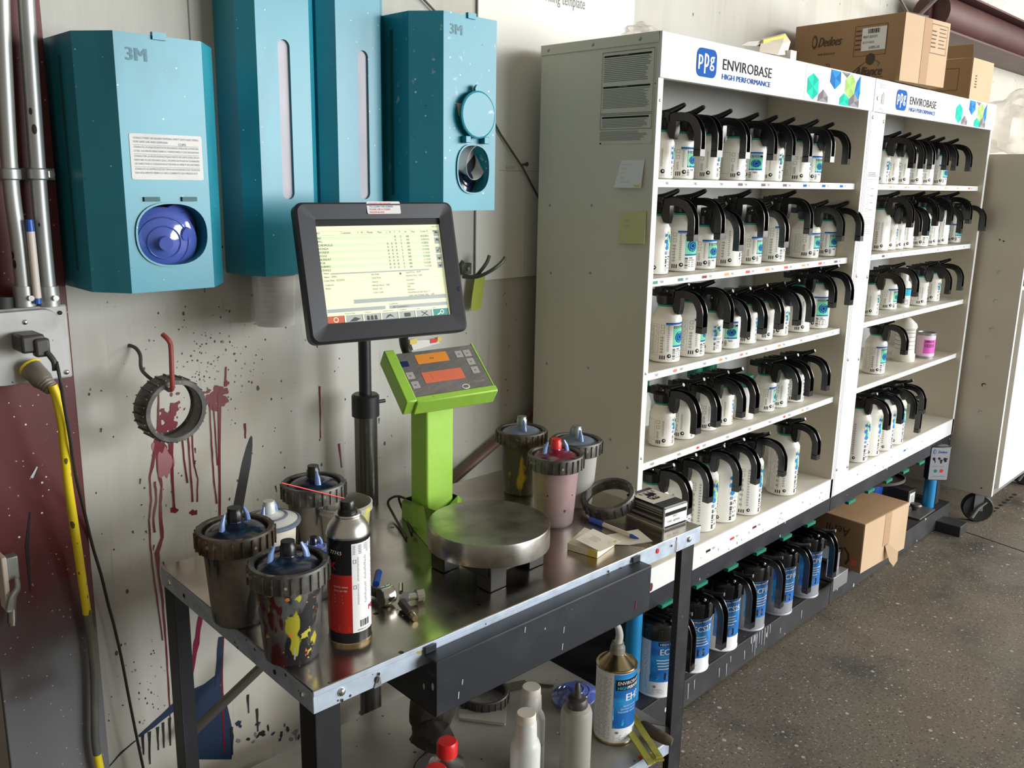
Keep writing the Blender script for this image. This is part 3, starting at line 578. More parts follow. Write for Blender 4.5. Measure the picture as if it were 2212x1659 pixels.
ylw = [ay(x, y, Y) for x, y, Y in ((113, 832, 1.44), (122, 858, 1.44), (133, 910, 1.445), (138, 960, 1.46), (146, 1040, 1.48), (158, 1120, 1.50), (170, 1200, 1.515), (180, 1270, 1.52), (188, 1325, 1.525), (196, 1380, 1.53), (203, 1450, 1.53), (205, 1540, 1.53), (206, 1600, 1.53), (216, 1660, 1.53), (235, 1740, 1.53))]
sm = smooth(ylw, 4); k1 = 33; k2 = 51
MB().tube(sm[:k1], .0072, 'yellow_cord', 12).build('clean_yellow_length', t); MB().tube(sm[k1-1:k2], .0073, 'cord_grey', 12).build('overspray_grey_length', t); MB().tube(sm[k2-1:], .0072, 'yellow_cord', 12).build('clean_yellow_length', t)
t = thing('marker_pen', 'white marker with blue cap stuck upright between the two conduits', 'pen', (0, 0, 0))
a, b = ay(66, 500, 1.492), ay(82, 656, 1.492)
MB().cyl(a, a.lerp(b, .92), .0060, 'marker_white', 14).build('barrel', t); MB().cyl(a.lerp(b, .92), b, .0052, 'marker_blue', 14).build('cap', t)
MB().cyl(a.lerp(b, -.16), a, .0056, 'marker_blue', 14, .0062).build('tail', t)
t = thing('air_fitting', 'white metal lever fitting hanging at the lower left edge of the column', 'fitting', (0, 0, 0))
p = [ay(x, y, 1.52) for x, y in ((20, 1200), (21, 1250), (22, 1290), (27, 1318), (27, 1350))]
MB().bx(p[0].x-.012, p[0].x+.010, 1.51, 1.53, p[1].z, p[0].z, 'galv').bx(p[0].x-.016, p[0].x-.008, 1.505, 1.54, p[2].z-.02, p[0].z+.004, 'marker_white').build('bracket', t, bev=.002)
MB().tube(smooth([ay(36, 1248, 1.50), ay(38, 1270, 1.50), ay(27, 1290, 1.50), ay(23, 1314, 1.50)]), [.004+.0004*i for i in range(19)], 'galv', 10, .7).build('lever', t)
MB().cyl(p[3]+Vector((0, 0, .012)), p[4]+Vector((0, 0, .006)), .0072, 'chrome', 14).cyl(p[4]+Vector((0, 0, .008)), p[4], .0055, 'chrome', 12).build('nipple', t)

# hook wire and hanging collar ring
def px3(l): return [ay(*q) for q in l]
mb = MB().tube(smooth(px3([(277, 745, 1.603), (293, 752, 1.585), (303, 768, 1.57), (305, 795, 1.555), (318, 812, 1.53), (345, 832, 1.50), (364, 842, 1.455)])), .0034, 'rust_wire', 10)
t = thing('wire_hook', 'bent wire hook on the wall, its red coated tip holding the dirty ring', 'hook', (0, 0, 0)); mb.build('wire', t)
MB().tube(smooth(px3([(364, 842, 1.455), (372, 838, 1.435), (371, 800, 1.43), (369, 750, 1.43), (364, 735, 1.43), (351, 722, 1.44)])), .0042, 'wire_red', 10).build('painted_tip', t)
def collar_ring(name, label, M, m='collar', r=.0575, h=.030, cat='ring'):
    t = thing(name, label, cat); t.matrix_world = M
    mb = MB().ring([(r-.0085, 0), (r-.0005, 0), (r, .002), (r, h-.003), (r-.002, h), (r-.0095, h), (r-.0105, h-.003), (r-.006, h-.005), (r-.005, .002)], m, 48)
    mb.build('band', t)
    rb = MB()
    for k in range(24):
        a = 2*PI*k/24; rb.bx(r-.001, r+.0022, -.0012, .0012, .001, h-.004, m, Matrix.Rotation(a, 4, 'Z'))
    rb.build('grip_ribs', t); return t
c = ay(372, 884, 1.462)
collar_ring('cup_collar', 'grey paint crusted plastic ring hanging from the wire hook on the wall', Matrix.Translation(c+Vector((0, .03, 0))) @ Matrix.Rotation(PI/2+.03, 4, 'X') @ Matrix.Rotation(.05, 4, 'Y'), 'collar', .0575, .044)
# hook with green tubes at right, tape, nail, wire, paper
t = thing('wall_hook', 'dark green three pronged hook screwed to the wall right of the monitor', 'hook', (0, 0, 0))
q = ay(1005, 580, 1.598); MB().bx(q.x-.02, q.x+.012, 1.588, 1.600, q.z-.014, q.z+.014, 'green_wire').cyl((q.x, 1.59, q.z), (q.x, 1.584, q.z), .005, 'chrome', 12).build('mounting_plate', t, bev=.001)
for path in (((1000, 596, 1.585), (1025, 597, 1.56), (1040, 583, 1.545), (1052, 566, 1.54), (1057, 552, 1.54)), ((1000, 598, 1.585), (1030, 598, 1.55), (1060, 585, 1.52), (1082, 568, 1.51), (1091, 556, 1.51)), ((985, 585, 1.585), (992, 575, 1.57), (1000, 564, 1.56))):
    MB().tube(smooth(px3(path)), .0045, 'green_wire', 10).build('prong', t)
mb = MB(); d = Dec(mb, wallmap, .0)
q = [ay(x, y, 1.575) for x, y in ((1026, 600), (1048, 597), (1044, 630), (1040, 660), (1032, 671), (1017, 671), (1020, 640))]
mb.add(q+[p+Vector((0, .0015, 0)) for p in q], [tuple(range(7)), tuple(range(7, 14))[::-1]]+[(i, (i+1) % 7, 7+(i+1) % 7, 7+i) for i in range(7)], 'tape_olive'); tag(mb.build('tape_strip'), 'strip of green masking tape hanging from the dark wall hook', 'tape')
mb = MB().tube(px3([(905, -12, 1.592), (945, 30, 1.592), (1080, 288, 1.586), (1129, 362, 1.580), (1166, 432, 1.59), (1200, 480, 1.592)]), .0026, 'rust_wire', 8); tag(mb.build('wall_cable'), 'thin dark cable slanting down the wall behind the dispenser to the rack', 'cable')
q = ay(1130, 360, 1.59); mb = MB().cyl(q+Vector((0, .01, .004)), q+Vector((0, -.012, .006)), .003, 'rust_wire', 8).cyl(q+Vector((0, -.012, .006)), q+Vector((0, -.014, .006)), .006, 'rust_wire', 10); tag(mb.build('nail'), 'dark nail in the wall holding up the slanting cable', 'nail')
# white board with printed template text
a = wp(1043, 300); bl = wp(1047, 613)
t = thing('template_board', 'large white printed drilling template sheet on the wall above the rack', 'poster', (0, 0, 0))
sm_ = plane((1.485, WY-.004, 1.175), (1, 0, 0), (0, 0, 1))
MB().bx(1.485, 2.08, WY-.0075, WY-.0035, 1.175, 3.2, 'sheet_white').build('sheet', t)
mb = MB(); d = Dec(mb, plane((0, WY-.0075, 0), (1, 0, 0), (0, 0, 1)), .0005)
p0 = wp(1178, 0, WY-.005); p1 = wp(1281, 22, WY-.005); base = p0[1]-.004
d.text('Drilling template', p0[0]-.022, p1[1]-.004, .028, 'ink_grey', 1, wx=.64)
x, z = wp(1075, 368); d.rect(x, x+.14, z-.0006, z+.0006, 'ink_faint', 1); d.text('6-1/20"', x+.02, z+.004, .008, 'ink_faint', 1)
x, z = wp(1130, 480); d.rect(x-.0006, x+.0006, z-.12, z+.02, 'ink_faint', 1); mb.build('printed_text', t)
t = thing('pinned_card', 'small white card with red logo and yellow tape below the monitor', 'card', (0, 0, 0))
q = [ay(x, y, 1.594) for x, y in ((886, 736), (944, 733), (950, 741), (893, 757))]
mb = MB().add(q+[p+Vector((0, .002, 0)) for p in q], [(0, 1, 2, 3), (7, 6, 5, 4), (0, 4, 5, 1), (1, 5, 6, 2), (2, 6, 7, 3), (3, 7, 4, 0)], 'paper_white'); mb.build('card', t)
c2 = wp(938, 737, 1.593); mb = MB(); d = Dec(mb, plane((0, 1.593, 0), (1, 0, 0), (0, 0, 1)), .0006); d.rect(c2[0]-.012, c2[0]+.008, c2[1]-.004, c2[1]+.006, 'cap_red'); x, z = wp(898, 737, 1.593); d.rect(x-.018, x+.004, z-.006, z+.006, 'paper_yellow'); d.rect(c2[0]+.010, c2[0]+.022, c2[1]-.002, c2[1]+.008, 'paper_yellow'); mb.build('red_logo', t)
# rods
q1, q2 = ay(962, 1052, 1.575), ay(1175, 868, 1.575)
tag(MB().cyl(q1-(q2-q1)*.45, q2, .011, 'rod_brown', 14).build('wooden_rod'), 'brown wooden rod leaning diagonally along the wall behind the green scale', 'rod')
q1, q2 = ay(405, 1592, 1.56), ay(575, 1430, 1.50)
tag(MB().cyl(q1, q2, .010, 'rod_grey', 14).build('metal_rod'), 'grey metal rod slanting along the wall under the table', 'rod')
# ============================================================ RACKS
YF, YB, ZT, ZH, ZBT, ZB = 1.1917, 1.5437, 1.7447, 1.6476, .4615, .3941
SH = [1.430, 1.200, .972, .744]
YS = 1.211
XA0, XS, XB1 = 1.6535, 2.7680, 3.9137
def gems(d, k, x0, l=2):
    def P(pts, m): d.poly([(x0+a*k, b) for a, b in pts], m, l)
    def facet(pts, c, ma, mb_):
        n = len(pts)
        for i in range(n): P([pts[i], pts[(i+1) % n], c], ma if i % 2 else mb_)
    d.rect(x0+.665*k, x0+1.009*k, .002, .095, 'pale_cyan', 1)
    facet([(.707, .074), (.741, .06), (.743, .022), (.713, .005), (.678, .022), (.676, .059)][::-1], (.71, .039), 'gem_teal', 'gem_teal2')
    facet([(.812, .094), (.873, .093), (.877, .062), (.843, .042), (.809, .06)][::-1], (.841, .072), 'gem_blue', 'gem_blue2')
    facet([(.774, .037), (.804, .02), (.805, .003), (.743, .003), (.745, .02)][::-1], (.776, .015), 'gem_grey', 'gem_grey2')
    facet([(.877, .094), (.936, .094), (.914, .08)][::-1], (.908, .088), 'gem_grey', 'gem_grey2')
    facet([(.944, .093), (.974, .075), (.971, .041), (.935, .023), (.909, .042), (.906, .076)][::-1], (.94, .058), 'gem_lime', 'gem_lime2')
    facet([(1.005, .094), (1.009, .044), (1.003, .025), (.971, .041), (.979, .072)][::-1], (.992, .055), 'gem_blue', 'gem_blue2')
    facet([(.905, .037), (.939, .023), (.94, .003), (.878, .003), (.878, .022)][::-1], (.908, .017), 'gem_teal', 'gem_teal2')
    facet([(.971, .041), (1.007, .024), (1.008, .003), (.942, .003), (.939, .023)][::-1], (.973, .016), 'gem_grey', 'gem_grey2')
def chip(d, x, z, m, label, h=.0062, shape='r', small=1.0):
    if m == 'o': d.frame(x, x+.024, z-.0035, z+.0035, .0005, 'ink_faint', 1)
    elif m and shape == 'r': d.rect(x, x+.022*small, z-.0035, z+.0035, m, 1)
    elif m and shape == 'e': d.disc(x+.011, z, .009, m, 1, .0036)
    elif m and shape == 'd': d.poly([(x, z), (x+.009, z-.004), (x+.018, z), (x+.009, z+.004)], m, 1)
    d.text(label, x+.030, z-.003, h, 'ink_grey', 1, wx=.8)
    d.text('x', x+.056, z-.002, .003, 'ink_faint', 1)
def rack(x0, x1, name, label, lstile, strips, base, first):
    t = thing(name, label, 'paint rack', (0, 0, 0))
    th = .020
    mb = MB(); mb.bx(x0, x0+th, YF+.002, YB, ZB, ZT-.0005, 'rack_side_shaded').bx(x0, x0+th, YF, YF+.002, ZB, ZH+.002, 'rack_white')
    mb.build('side_panel', t, bev=.0008)
    MB().bx(x1-th, x1, YF+.002, YB, ZB, ZT-.0005, 'rack_side_shaded').bx(x1-th, x1, YF, YF+.002, ZB, ZH+.002, 'rack_white').build('side_panel', t, bev=.0008)
    MB().bx(x0+th, x1-th, YB-.012, YB-.001, ZB, ZT-.006, 'rack_inner').build('back_panel', t)
    MB().bx(x0, x1, YF, YB, ZT-.006, ZT, 'rack_white').build('top_panel', t)
    if first: MB().bx(x0-.0022, x0, YF+.004, YB+.001, ZT-.0235, ZT, 'rack_side_shaded').build('top_edge_trim', t, bev=.0008)
    hd = MB().bx(x0+.0005, x1-.0005, YF-.004, YF+.012, ZH, ZT, 'rack_white').build('header_board', t, bev=.001)
    L = x1-x0; mp = plane((x0, YF-.004, ZH), (1, 0, 0), (0, 0, 1)); mb = MB(); d = Dec(mb, mp, .0005)
    k = 1.0 if first else 1.0; off = 0 if first else .026
    gems(d, 1.0, off); mb.build('gem_artwork', hd); mb = MB(); d = Dec(mb, mp, .0005)
    d.ppg(.138+off, .016, .084, .063); mb.build('brand_logo', hd); mb = MB(); d = Dec(mb, mp, .0005); d.text('ENVIROBASE', .247+off, .040, .0245, 'ink', 2, wx=.235/(text2d('ENVIROBASE')[2]*.0245/.7)); d.text('HIGH PERFORMANCE', .247+off, .018, .0125, 'ppg_blue', 2, wx=.232/(text2d('HIGH PERFORMANCE')[2]*.0125/.7), bold=.0003)
    d.text('o', .485+off, .060, .004, 'ink_grey', 2)
    if not first:
        d.frame(.012, .088, .022, .088, .0006, 'ink_faint', 1); d.disc(.024, .040, .0065, 'ink_grey', 2); d.disc(.024, .040, .0045, 'white', 3)
        d.poly([(.050, .026), (.072, .024), (.074, .052), (.064, .062), (.052, .050)], 'ink_faint', 2); d.lines(.035, .080, .070, .084, 3, 'ink_faint', 2, ragged=.5); d.lines(.040, .075, .006, .014, 2, 'ink_faint', 2)
    mb.build('header_lettering', hd)
    xi0, xi1 = x0+th, x1-th
    if lstile:
        MB().bx(x0+.002, x0+.105, YF-.001, YF+.012, ZB, ZH-.001, 'rack_white').build('front_stile', t, bev=.001)
    else:
        MB().bx(x1-.006, x1-.0003, YF-.001, YF+.003, ZB, ZH-.001, 'rack_white').build('front_edge', t)
    for i, z in enumerate(SH):
        s = MB().bx(xi0, xi1, YS+.002, YB-.012, z-.018, z, 'shelf_top').bx(xi0, xi1, YS, YS+.002, z-.018, z-.0003, 'rack_white').build('shelf', t)
        mb = MB(); d = Dec(mb, plane((xi0, YS, z-.009), (1, 0, 0), (0, 0, 1)), .0005)
        st = strips[i]; n = len(st); a0 = .085 if lstile else .012; st_w = (xi1-xi0-a0)/max(n, 1)
        for j, (m, tx, shp) in enumerate(st): chip(d, a0+j*st_w+.012, 0, m, tx, shape=shp)
        if n: mb.build('shelf_label_strip', s)
    s = MB().bx(x0+.002, x1-.002, YF+.003, YB-.012, ZBT-.02, ZBT, 'shelf_top').bx(x0+.002, x1-.002, YF, YF+.003, ZB, ZBT-.0004, 'rack_white').build('base_shelf', t, bev=.0008)
    mb = MB(); d = Dec(mb, plane((x0, YF, ZB), (1, 0, 0), (0, 0, 1)), .0006)
    for (a, m, tx, shp) in base: chip(d, a, .036, m, tx, shape=shp)
    for i in range(14): d.disc(random.uniform(.05, L-.05), random.uniform(.005, .03), random.uniform(.0008, .002), 'ink_grey', 1, random.uniform(.001, .005), n=7)
    mb.build('shelf_label_strip', s)
    MB().bx(x0, x1, YF+.004, YF+.040, ZB-.052, ZB-.001, 'black_steel').bx(x0, x1, YB-.04, YB, ZB-.052, ZB-.001, 'black_steel').bx(x0, x0+.03, YF+.04, YB-.04, ZB-.052, ZB-.001, 'black_steel').bx(x1-.03, x1, YF+.04, YB-.04, ZB-.052, ZB-.001, 'black_steel').build('base_frame', t, bev=.001)
    MB().bx(x0, x1, 1.168, YB, .084, .090, 'tray_black').bx(x0, x1, 1.165, 1.171, .008, .090, 'tray_black').bx(x0, x1, YB-.006, YB, .008, .12, 'tray_black').bx(x0, x0+.006, 1.171, YB, .008, .09, 'tray_black').bx(x1-.006, x1, 1.171, YB, .008, .09, 'tray_black').build('bottom_tray', t, bev=.001)
    for (a, b) in ((x0+.004, YB-.044), (x1-.044, YB-.044)): MB().bx(a, a+.04, b, b+.04, 0, ZB-.052, 'rack_dark').build('leg', t, bev=.002)
    MB().bx(x0+.02, x1-.02, YB-.008, YB-.006, .09, ZB-.052, 'dark_in').build('dark_backing', t)  # near-black sheet put in for the darkness under the rack
    for i in range(6):
        xx = x0+.16+i*.162
        if not first and i > 4: break
        MB().bx(xx-.028, xx+.028, YF-.004, YF+.010, ZB-.062, ZB-.052, 'cap_green').build('green_clip', t)
        g = MB().bx(xx-.007, xx+.007, YF+.06, YF+.072, .322, ZB-.052, 'plastic_black').cyl((xx+.03, YF+.03, ZB-.052), (xx+.03, YF+.03, ZB-.066), .006, 'grey_metal', 8)
        g.build('stirrer_drive', t)
    return t
W_ = 'white'
stA = [[('o', 'T401', 'r'), ('o', 'T402', 'r'), ('o', 'T403', 'r'), ('gem_grey2', 'T404', 'r'), ('gem_grey2', 'T405', 'r'), ('gem_grey2', 'T406', 'r'), ('gem_blue2', 'T411', 'r'), ('gem_blue2', 'T412', 'r'), ('gem_blue2', 'T413', 'r')],
 [('cap_green', 'T430', 'r'), ('cap_green', 'T431', 'r'), ('drip_red', 'T432', 'r'), ('orange', 'T433', 'r'), ('cap_red', 'T435', 'r'), ('orange', 'T436', 'r'), ('cap_red', 'T438', 'r'), ('orange', 'T440', 'r'), ('cap_red', 'T441', 'r'), ('maroon', 'T442', 'r')],
 [(None, 'T457', 'e'), ('salmon', 'T459', 'e'), (None, 'T460', 'e'), ('orange', 'T461', 'e'), ('salmon', 'T462', 'e'), (None, 'T465', 'e'), ('orange', 'T466', 'e'), (None, 'T468', 'e'), (None, 'T474', 'e'), (None, 'T477', 'e')],
 [(None, 'T4000', 'e'), (None, 'T4001', 'e'), ('cap_red', 'T4002', 'd'), (None, 'T4003', 'e'), (None, 'T4004', 'e'), (None, 'T4007', 'e'), ('cap_red', 'T4008', 'd'), ('orange', 'T4010', 'd'), (None, '', 'e')]]
stB = [[('gem_blue2', 'T415', 'r'), ('orange', 'T417', 'r'), ('orange', 'T420', 'r'), ('orange', 'T421', 'r'), ('paper_yellow', 'T423', 'r'), ('orange', 'T424', 'r'), ('orange', 'T425', 'r'), ('salmon', 'T426', 'r')],
 [('maroon', 'T443', 'r'), ('drip_red', 'T446', 'r'), (None, 'T450', 'r'), (None, 'T451', 'r'), (None, 'T452', 'r'), ('gem_grey', 'T453', 'd'), (None, 'T454', 'r'), (None, 'T455', 'r')],
 [('paper_yellow', 'T479', 'e'), (None, 'T480', 'e'), ('paper_yellow', 'T483', 'e')], []]
rA = rack(XA0, XS-.0015, 'paint_mixing_rack', 'white shelved paint mixing rack nearer the table, warning sheet on its shaded side', False, stA, [(.03, 'o', 'T400', 'r'), (.335, 'ink', 'T409', 'r'), (.46, 'cap_red', 'T447', 'r'), (.585, 'drip_red', 'T448', 'r'), (.72, None, 'T471', 'e'), (.86, None, 'T472', 'e'), (.99, None, 'T473', 'e')], True)
rB = rack(XS+.0015, XB1, 'paint_mixing_rack', 'white shelved paint mixing rack farther right, under the large carton', True, stB, [(.15, None, 'T490', 'e'), (.3, None, 'T491', 'e'), (.45, None, 'T492', 'e'), (.6, 'gem_blue2', 'T494', 'r'), (.75, None, 'T495', 'e')], False)
# side-panel furniture of the near rack
sp = plane((XA0, 1.5437, 0), (0, -1, 0), (0, 0, 1)); Y0 = 1.5437
def sy(y): return Y0-y
mb = MB()
for (y, z) in ((1.503, 1.362), (1.368, 1.366), (1.493, 1.193), (1.364, 1.204), (1.499, .957), (1.359, .968), (1.224, .741), (1.28, .80)):
    mb.sphere((XA0, y, z), .0036, 'grey_metal', 10, (.35, 1, 1))
for y in (1.52, 1.38, 1.245): mb.sphere((XA0-.0022, y, ZT-.012), .0045, 'grey_metal', 10, (.35, 1, 1))
mb.build('side_screws', rA)
mb = MB()
for (x, z) in ((XA0+.010, 1.600), (XA0+.010, .98), (XA0+.010, .77), (XA0+.012, 1.722), (XA0+.008, 1.672)): mb.sphere((x, YF-.003 if z > 1.65 else YF-.0003, z), .0035, 'grey_metal', 10, (1, .4, 1))
mb.build('front_screws', rA)
mb = MB()
for x in (XS+.012, XS+.095):
    for z in (1.632, 1.142, .868, .49): mb.sphere((x, YF-.001, z-(x-XS)*.1), .0060, 'grey_metal', 12, (1, .45, 1))
mb.build('front_screws', rB)
mb = MB(); d = Dec(mb, sp, .0006)
d.rect(sy(1.352), sy(1.200), 1.508, 1.712, 'rack_side_shaded', 1)
for (za, zb) in ((1.641, 1.708), (1.583, 1.640)):
    d.rect(sy(1.345), sy(1.212), zb-.008, zb-.004, 'ink', 2); d.text('*** ** ********', sy(1.30), zb-.0078, .003, 'rack_side_shaded', 3); d.lines(sy(1.345), sy(1.213), za+.003, zb-.011, 13, 'ink_grey', 2, .35, .12)
for i in range(44):
    a = sy(1.350)+i*(.148/44)
    for z in (1.711, 1.576): d.rect(a, a+.002, z-.0008, z+.0006, 'ink', 3, n=1)
for i in range(36):
    z = 1.576+i*.135/36; d.rect(sy(1.350), sy(1.350)+.0012, z, z+.002, 'ink', 3, n=1); d.rect(sy(1.203)-.0012, sy(1.203), z, z+.002, 'ink', 3, n=1)
d.frame(sy(1.350), sy(1.203), 1.528+.012, 1.573, .0008, 'ink', 3); d.rect(sy(1.345), sy(1.212), 1.565, 1.569, 'ink', 2); d.lines(sy(1.345), sy(1.213), 1.543, 1.562, 6, 'ink_grey', 2, .35, .12)
d.lines(sy(1.350), sy(1.213), 1.514, 1.536, 8, 'ink_grey', 2, .35, .2); d.rect(sy(1.350), sy(1.345), 1.508, 1.511, 'ink', 2)
mb.build('printed_warning_sheet', rA)
def note(name, label, pts_, m, extra=None):
    t = thing(name, label, 'note'); P = [Vector((XA0-.0015-(.006 if i in (2, 3) else 0), y, z)) for i, (y, z) in enumerate(pts_)]
    B = [Vector((p.x+.0008, p.y, p.z)) for p in P]
    MB().add(P+B, [(3, 2, 1, 0), (4, 5, 6, 7)]+[(i, (i+1) % 4, 4+(i+1) % 4, 4+i) for i in range(4)], m).build('paper', t)
    mb = MB(); d = Dec(mb, plane((XA0-.005, Y0, 0), (0, -1, 0), (0, 0, 1)), .0012); extra(d); mb.build('handwriting', t); return t
def ex1(d):
    for i, s in enumerate(('~~~~~~~', '2 x 2', '~~~', 'C2', '~~~~~~')): d.text(s, sy(1.282)+.004, 1.460-i*.010, .005, 'ink_faint', 2)
    d.rect(sy(1.238), sy(1.224), 1.412, 1.416, 'paper_yellow', 3)
def ex2(d):
    for i, s in enumerate(('B/N', 'D-T')): d.text(s, sy(1.262), 1.333-i*.014, .006, 'ink_faint', 2)
note('paper_note', 'white handwritten paper note stuck on the shaded rack side', [(1.283, 1.471), (1.217, 1.472), (1.220, 1.409), (1.297, 1.409)], 'sticker', ex1)
note('sticky_note', 'yellow sticky note on the shaded rack side below the white note', [(1.280, 1.353), (1.205, 1.358), (1.202, 1.285), (1.278, 1.281)], 'postit', ex2)
mb = MB(); d = Dec(mb, plane((XS, YF-.001, 0), (1, 0, 0), (0, 0, 1)), .0006)
d.rect(.010, .092, 1.215, 1.475, 'sticker', 1)
d.lines(.02, .085, 1.45, 1.465, 3, 'ink_grey', 2); d.rect(.014, .088, 1.443, 1.444, 'ink_grey', 2)
for i in range(4): z = 1.415-i*.022; d.frame(.024, .038, z-.005, z+.005, .001, 'ink_grey', 2); d.rect(.048, .074, z-.001, z+.001, 'ink_grey', 2)
d.rect(.014, .088, 1.325, 1.326, 'ink_grey', 2); d.lines(.02, .085, 1.30, 1.318, 3, 'ink_faint', 2); d.rect(.014, .088, 1.295, 1.296, 'ink_grey', 2); d.lines(.02, .08, 1.27, 1.288, 3, 'ink_faint', 2)
mb.build('paper_key_sheet', rB)
# dried paint dribbles on the tray edge
mb = MB(); tm = plane((0, 1.165, 0), (1, 0, 0), (0, 0, 1)); d = Dec(mb, tm, .001)
for (x, l) in ((2.06, .03), (2.10, .04), (2.12, .02), (2.20, .03), (2.245, .055), (2.262, .07), (2.27, .05), (2.285, .04), (2.30, .05), (2.318, .06), (2.335, .04), (2.35, .03), (2.42, .02), (2.56, .03), (1.90, .05), (1.93, .03)):
    z = .088 if 2.23 < x < 2.36 else random.uniform(.05, .085); ribbon(mb, [(x, z), (x+.002, z-l)], [.006, .003], 'silver_lab', tm, .001)
d.poly([(2.232, .089), (2.262, .089), (2.258, .068), (2.244, .060), (2.234, .070)], 'silver_lab')
mb.build('dried_paint_drips', rA)
mb = MB(); d = Dec(mb, plane((0, YF, 0), (1, 0, 0), (0, 0, 1)), .001); d.disc(1.735, .410, .007, 'maroon', 1, .012, 9); mb.build('brown_paint_spot', rA)
for (x, y, r_) in ((1.712, 1.222, .0215),): MB().cyl((x, y, .09), (x, y, .34), r_, 'blue_post', 24).lathe([(r_+.0008, 0), (r_+.0012, .006), (r_+.0008, .012)], 'grey_metal', 24, Matrix.Translation((x, y, .17))).build('blue_support_post', rA)
MB().cyl((3.79, 1.215, .09), (3.79, 1.215, .34), .024, 'blue_post', 24).build('blue_support_post', rB)
MB().bx(3.835, 3.875, 1.20, 1.24, .008, .342, 'rack_dark').build('leg', rB, bev=.002)
# ============================================================ PAINT BOTTLES WITH POURING LIDS
def sweep(mb, path, prof, m, close=True):       # path of (y,z); prof of (x,n)
    n = len(path); k = len(prof); vs = []; fs = []
    for i, (y, z) in enumerate(path):
        y1, z1 = path[max(i-1, 0)]; y2, z2 = path[min(i+1, n-1)]; dy, dz = y2-y1, z2-z1; q = math.hypot(dy, dz)
        ny, nz = dz/q, -dy/q
        if i < n: ny, nz = -(-dz/q), -(dy/q)
        # outer side: to the left of travel when going outward and down (-y then -z)
        ny, nz = (dz/q), (-dy/q)
        for x, t in prof: vs.append((x, y+ny*t, z+nz*t))
    for i in range(n-1):
        for j in range(k):
            j2 = (j+1) % k; fs.append((i*k+j, i*k+j2, (i+1)*k+j2, (i+1)*k+j))
    fs.append(tuple(range(k))[::-1]); fs.append(tuple((n-1)*k+j for j in range(k)))
    mb.add(vs, fs, m)
def arc_handle(mb, reach, drop, z0, m, w=.0112, t=.0092, y0=-.006, rise=.012, groove=True):
    P = smooth([(0, y0, z0), (0, -reach*.45, z0+rise), (0, -reach*.80, z0+rise*.4), (0, -reach*.97, z0-.020), (0, -reach, z0-.045), (0, -reach, z0-drop+.014)], 5)
    path = [(p.y, p.z) for p in P]
    pr = [(-w, -t), (w, -t), (w, t), (w-.0025, t), (w-.0025, -t+.004), (-w+.0025, -t+.004), (-w+.0025, t), (-w, t)] if groove else [(-w, -t), (w, -t), (w, t), (-w, t)]
    sweep(mb, path, pr, m)
    mb.bx(-w, w, -reach-t, -reach+t, z0-drop, z0-drop+.016, m)
def lever(mb, z0, m, L=.062, up=.024):
    P = smooth([(0, .018, z0), (0, -.018, z0+.006), (0, -L*.6, z0+up*.55), (0, -L, z0+up)], 5)
    n = len(P); mb.tube(P, [.0112-.0062*i/n if i < n-1 else .0046 for i in range(n)], m, 12, 1.0)
def pour_lid(t, H, rn, m='lid_black', reach=.107, drop=.080, lean=0):
    mb = MB().lathe([(rn+.002, H), (rn+.006, H+.001), (rn+.0075, H+.010), (rn+.0085, H+.022), (rn+.004, H+.027), (0, H+.028)], m, 28)
    mb.prism([(-.013, .0), (.013, .0), (.010, .030), (.003, .056), (-.003, .056), (-.010, .030)], H+.016, H+.033, m)
    mb.bx(-.014, .014, -.028, .032, H+.018, H+.040, m).cyl((-.017, .010, H+.036), (.017, .010, H+.036), .006, m, 12).cyl((-.016, -.010, H+.034), (.016, -.010, H+.034), .005, m, 12).sphere((-.0165, -.010, H+.034), .0022, 'chrome', 8)
    mb.prism([(-.046, H+.020), (-.024, H+.022), (-.020, H+.002), (-.030, H-.020), (-.042, H-.024), (-.046, H-.004)], -.010, .010, m, Matrix(((0, 0, 1, 0), (1, 0, 0, 0), (0, 1, 0, 0), (0, 0, 0, 1))))
    mb.build('pour_lid', t, bev=.0008)
    mb = MB(); arc_handle(mb, reach, drop, H+.017, m); mb.build('handle', t, ang=40)
    mb = MB(); lever(mb, H+.032, m); mb.build('thumb_lever', t)
BD = {'S': (.0342, .116, .083, .019), 'M': (.0395, .148, .109, .0205), 'L': (.0465, .198, .155, .022), 'W': (.043, .120, .084, .021)}
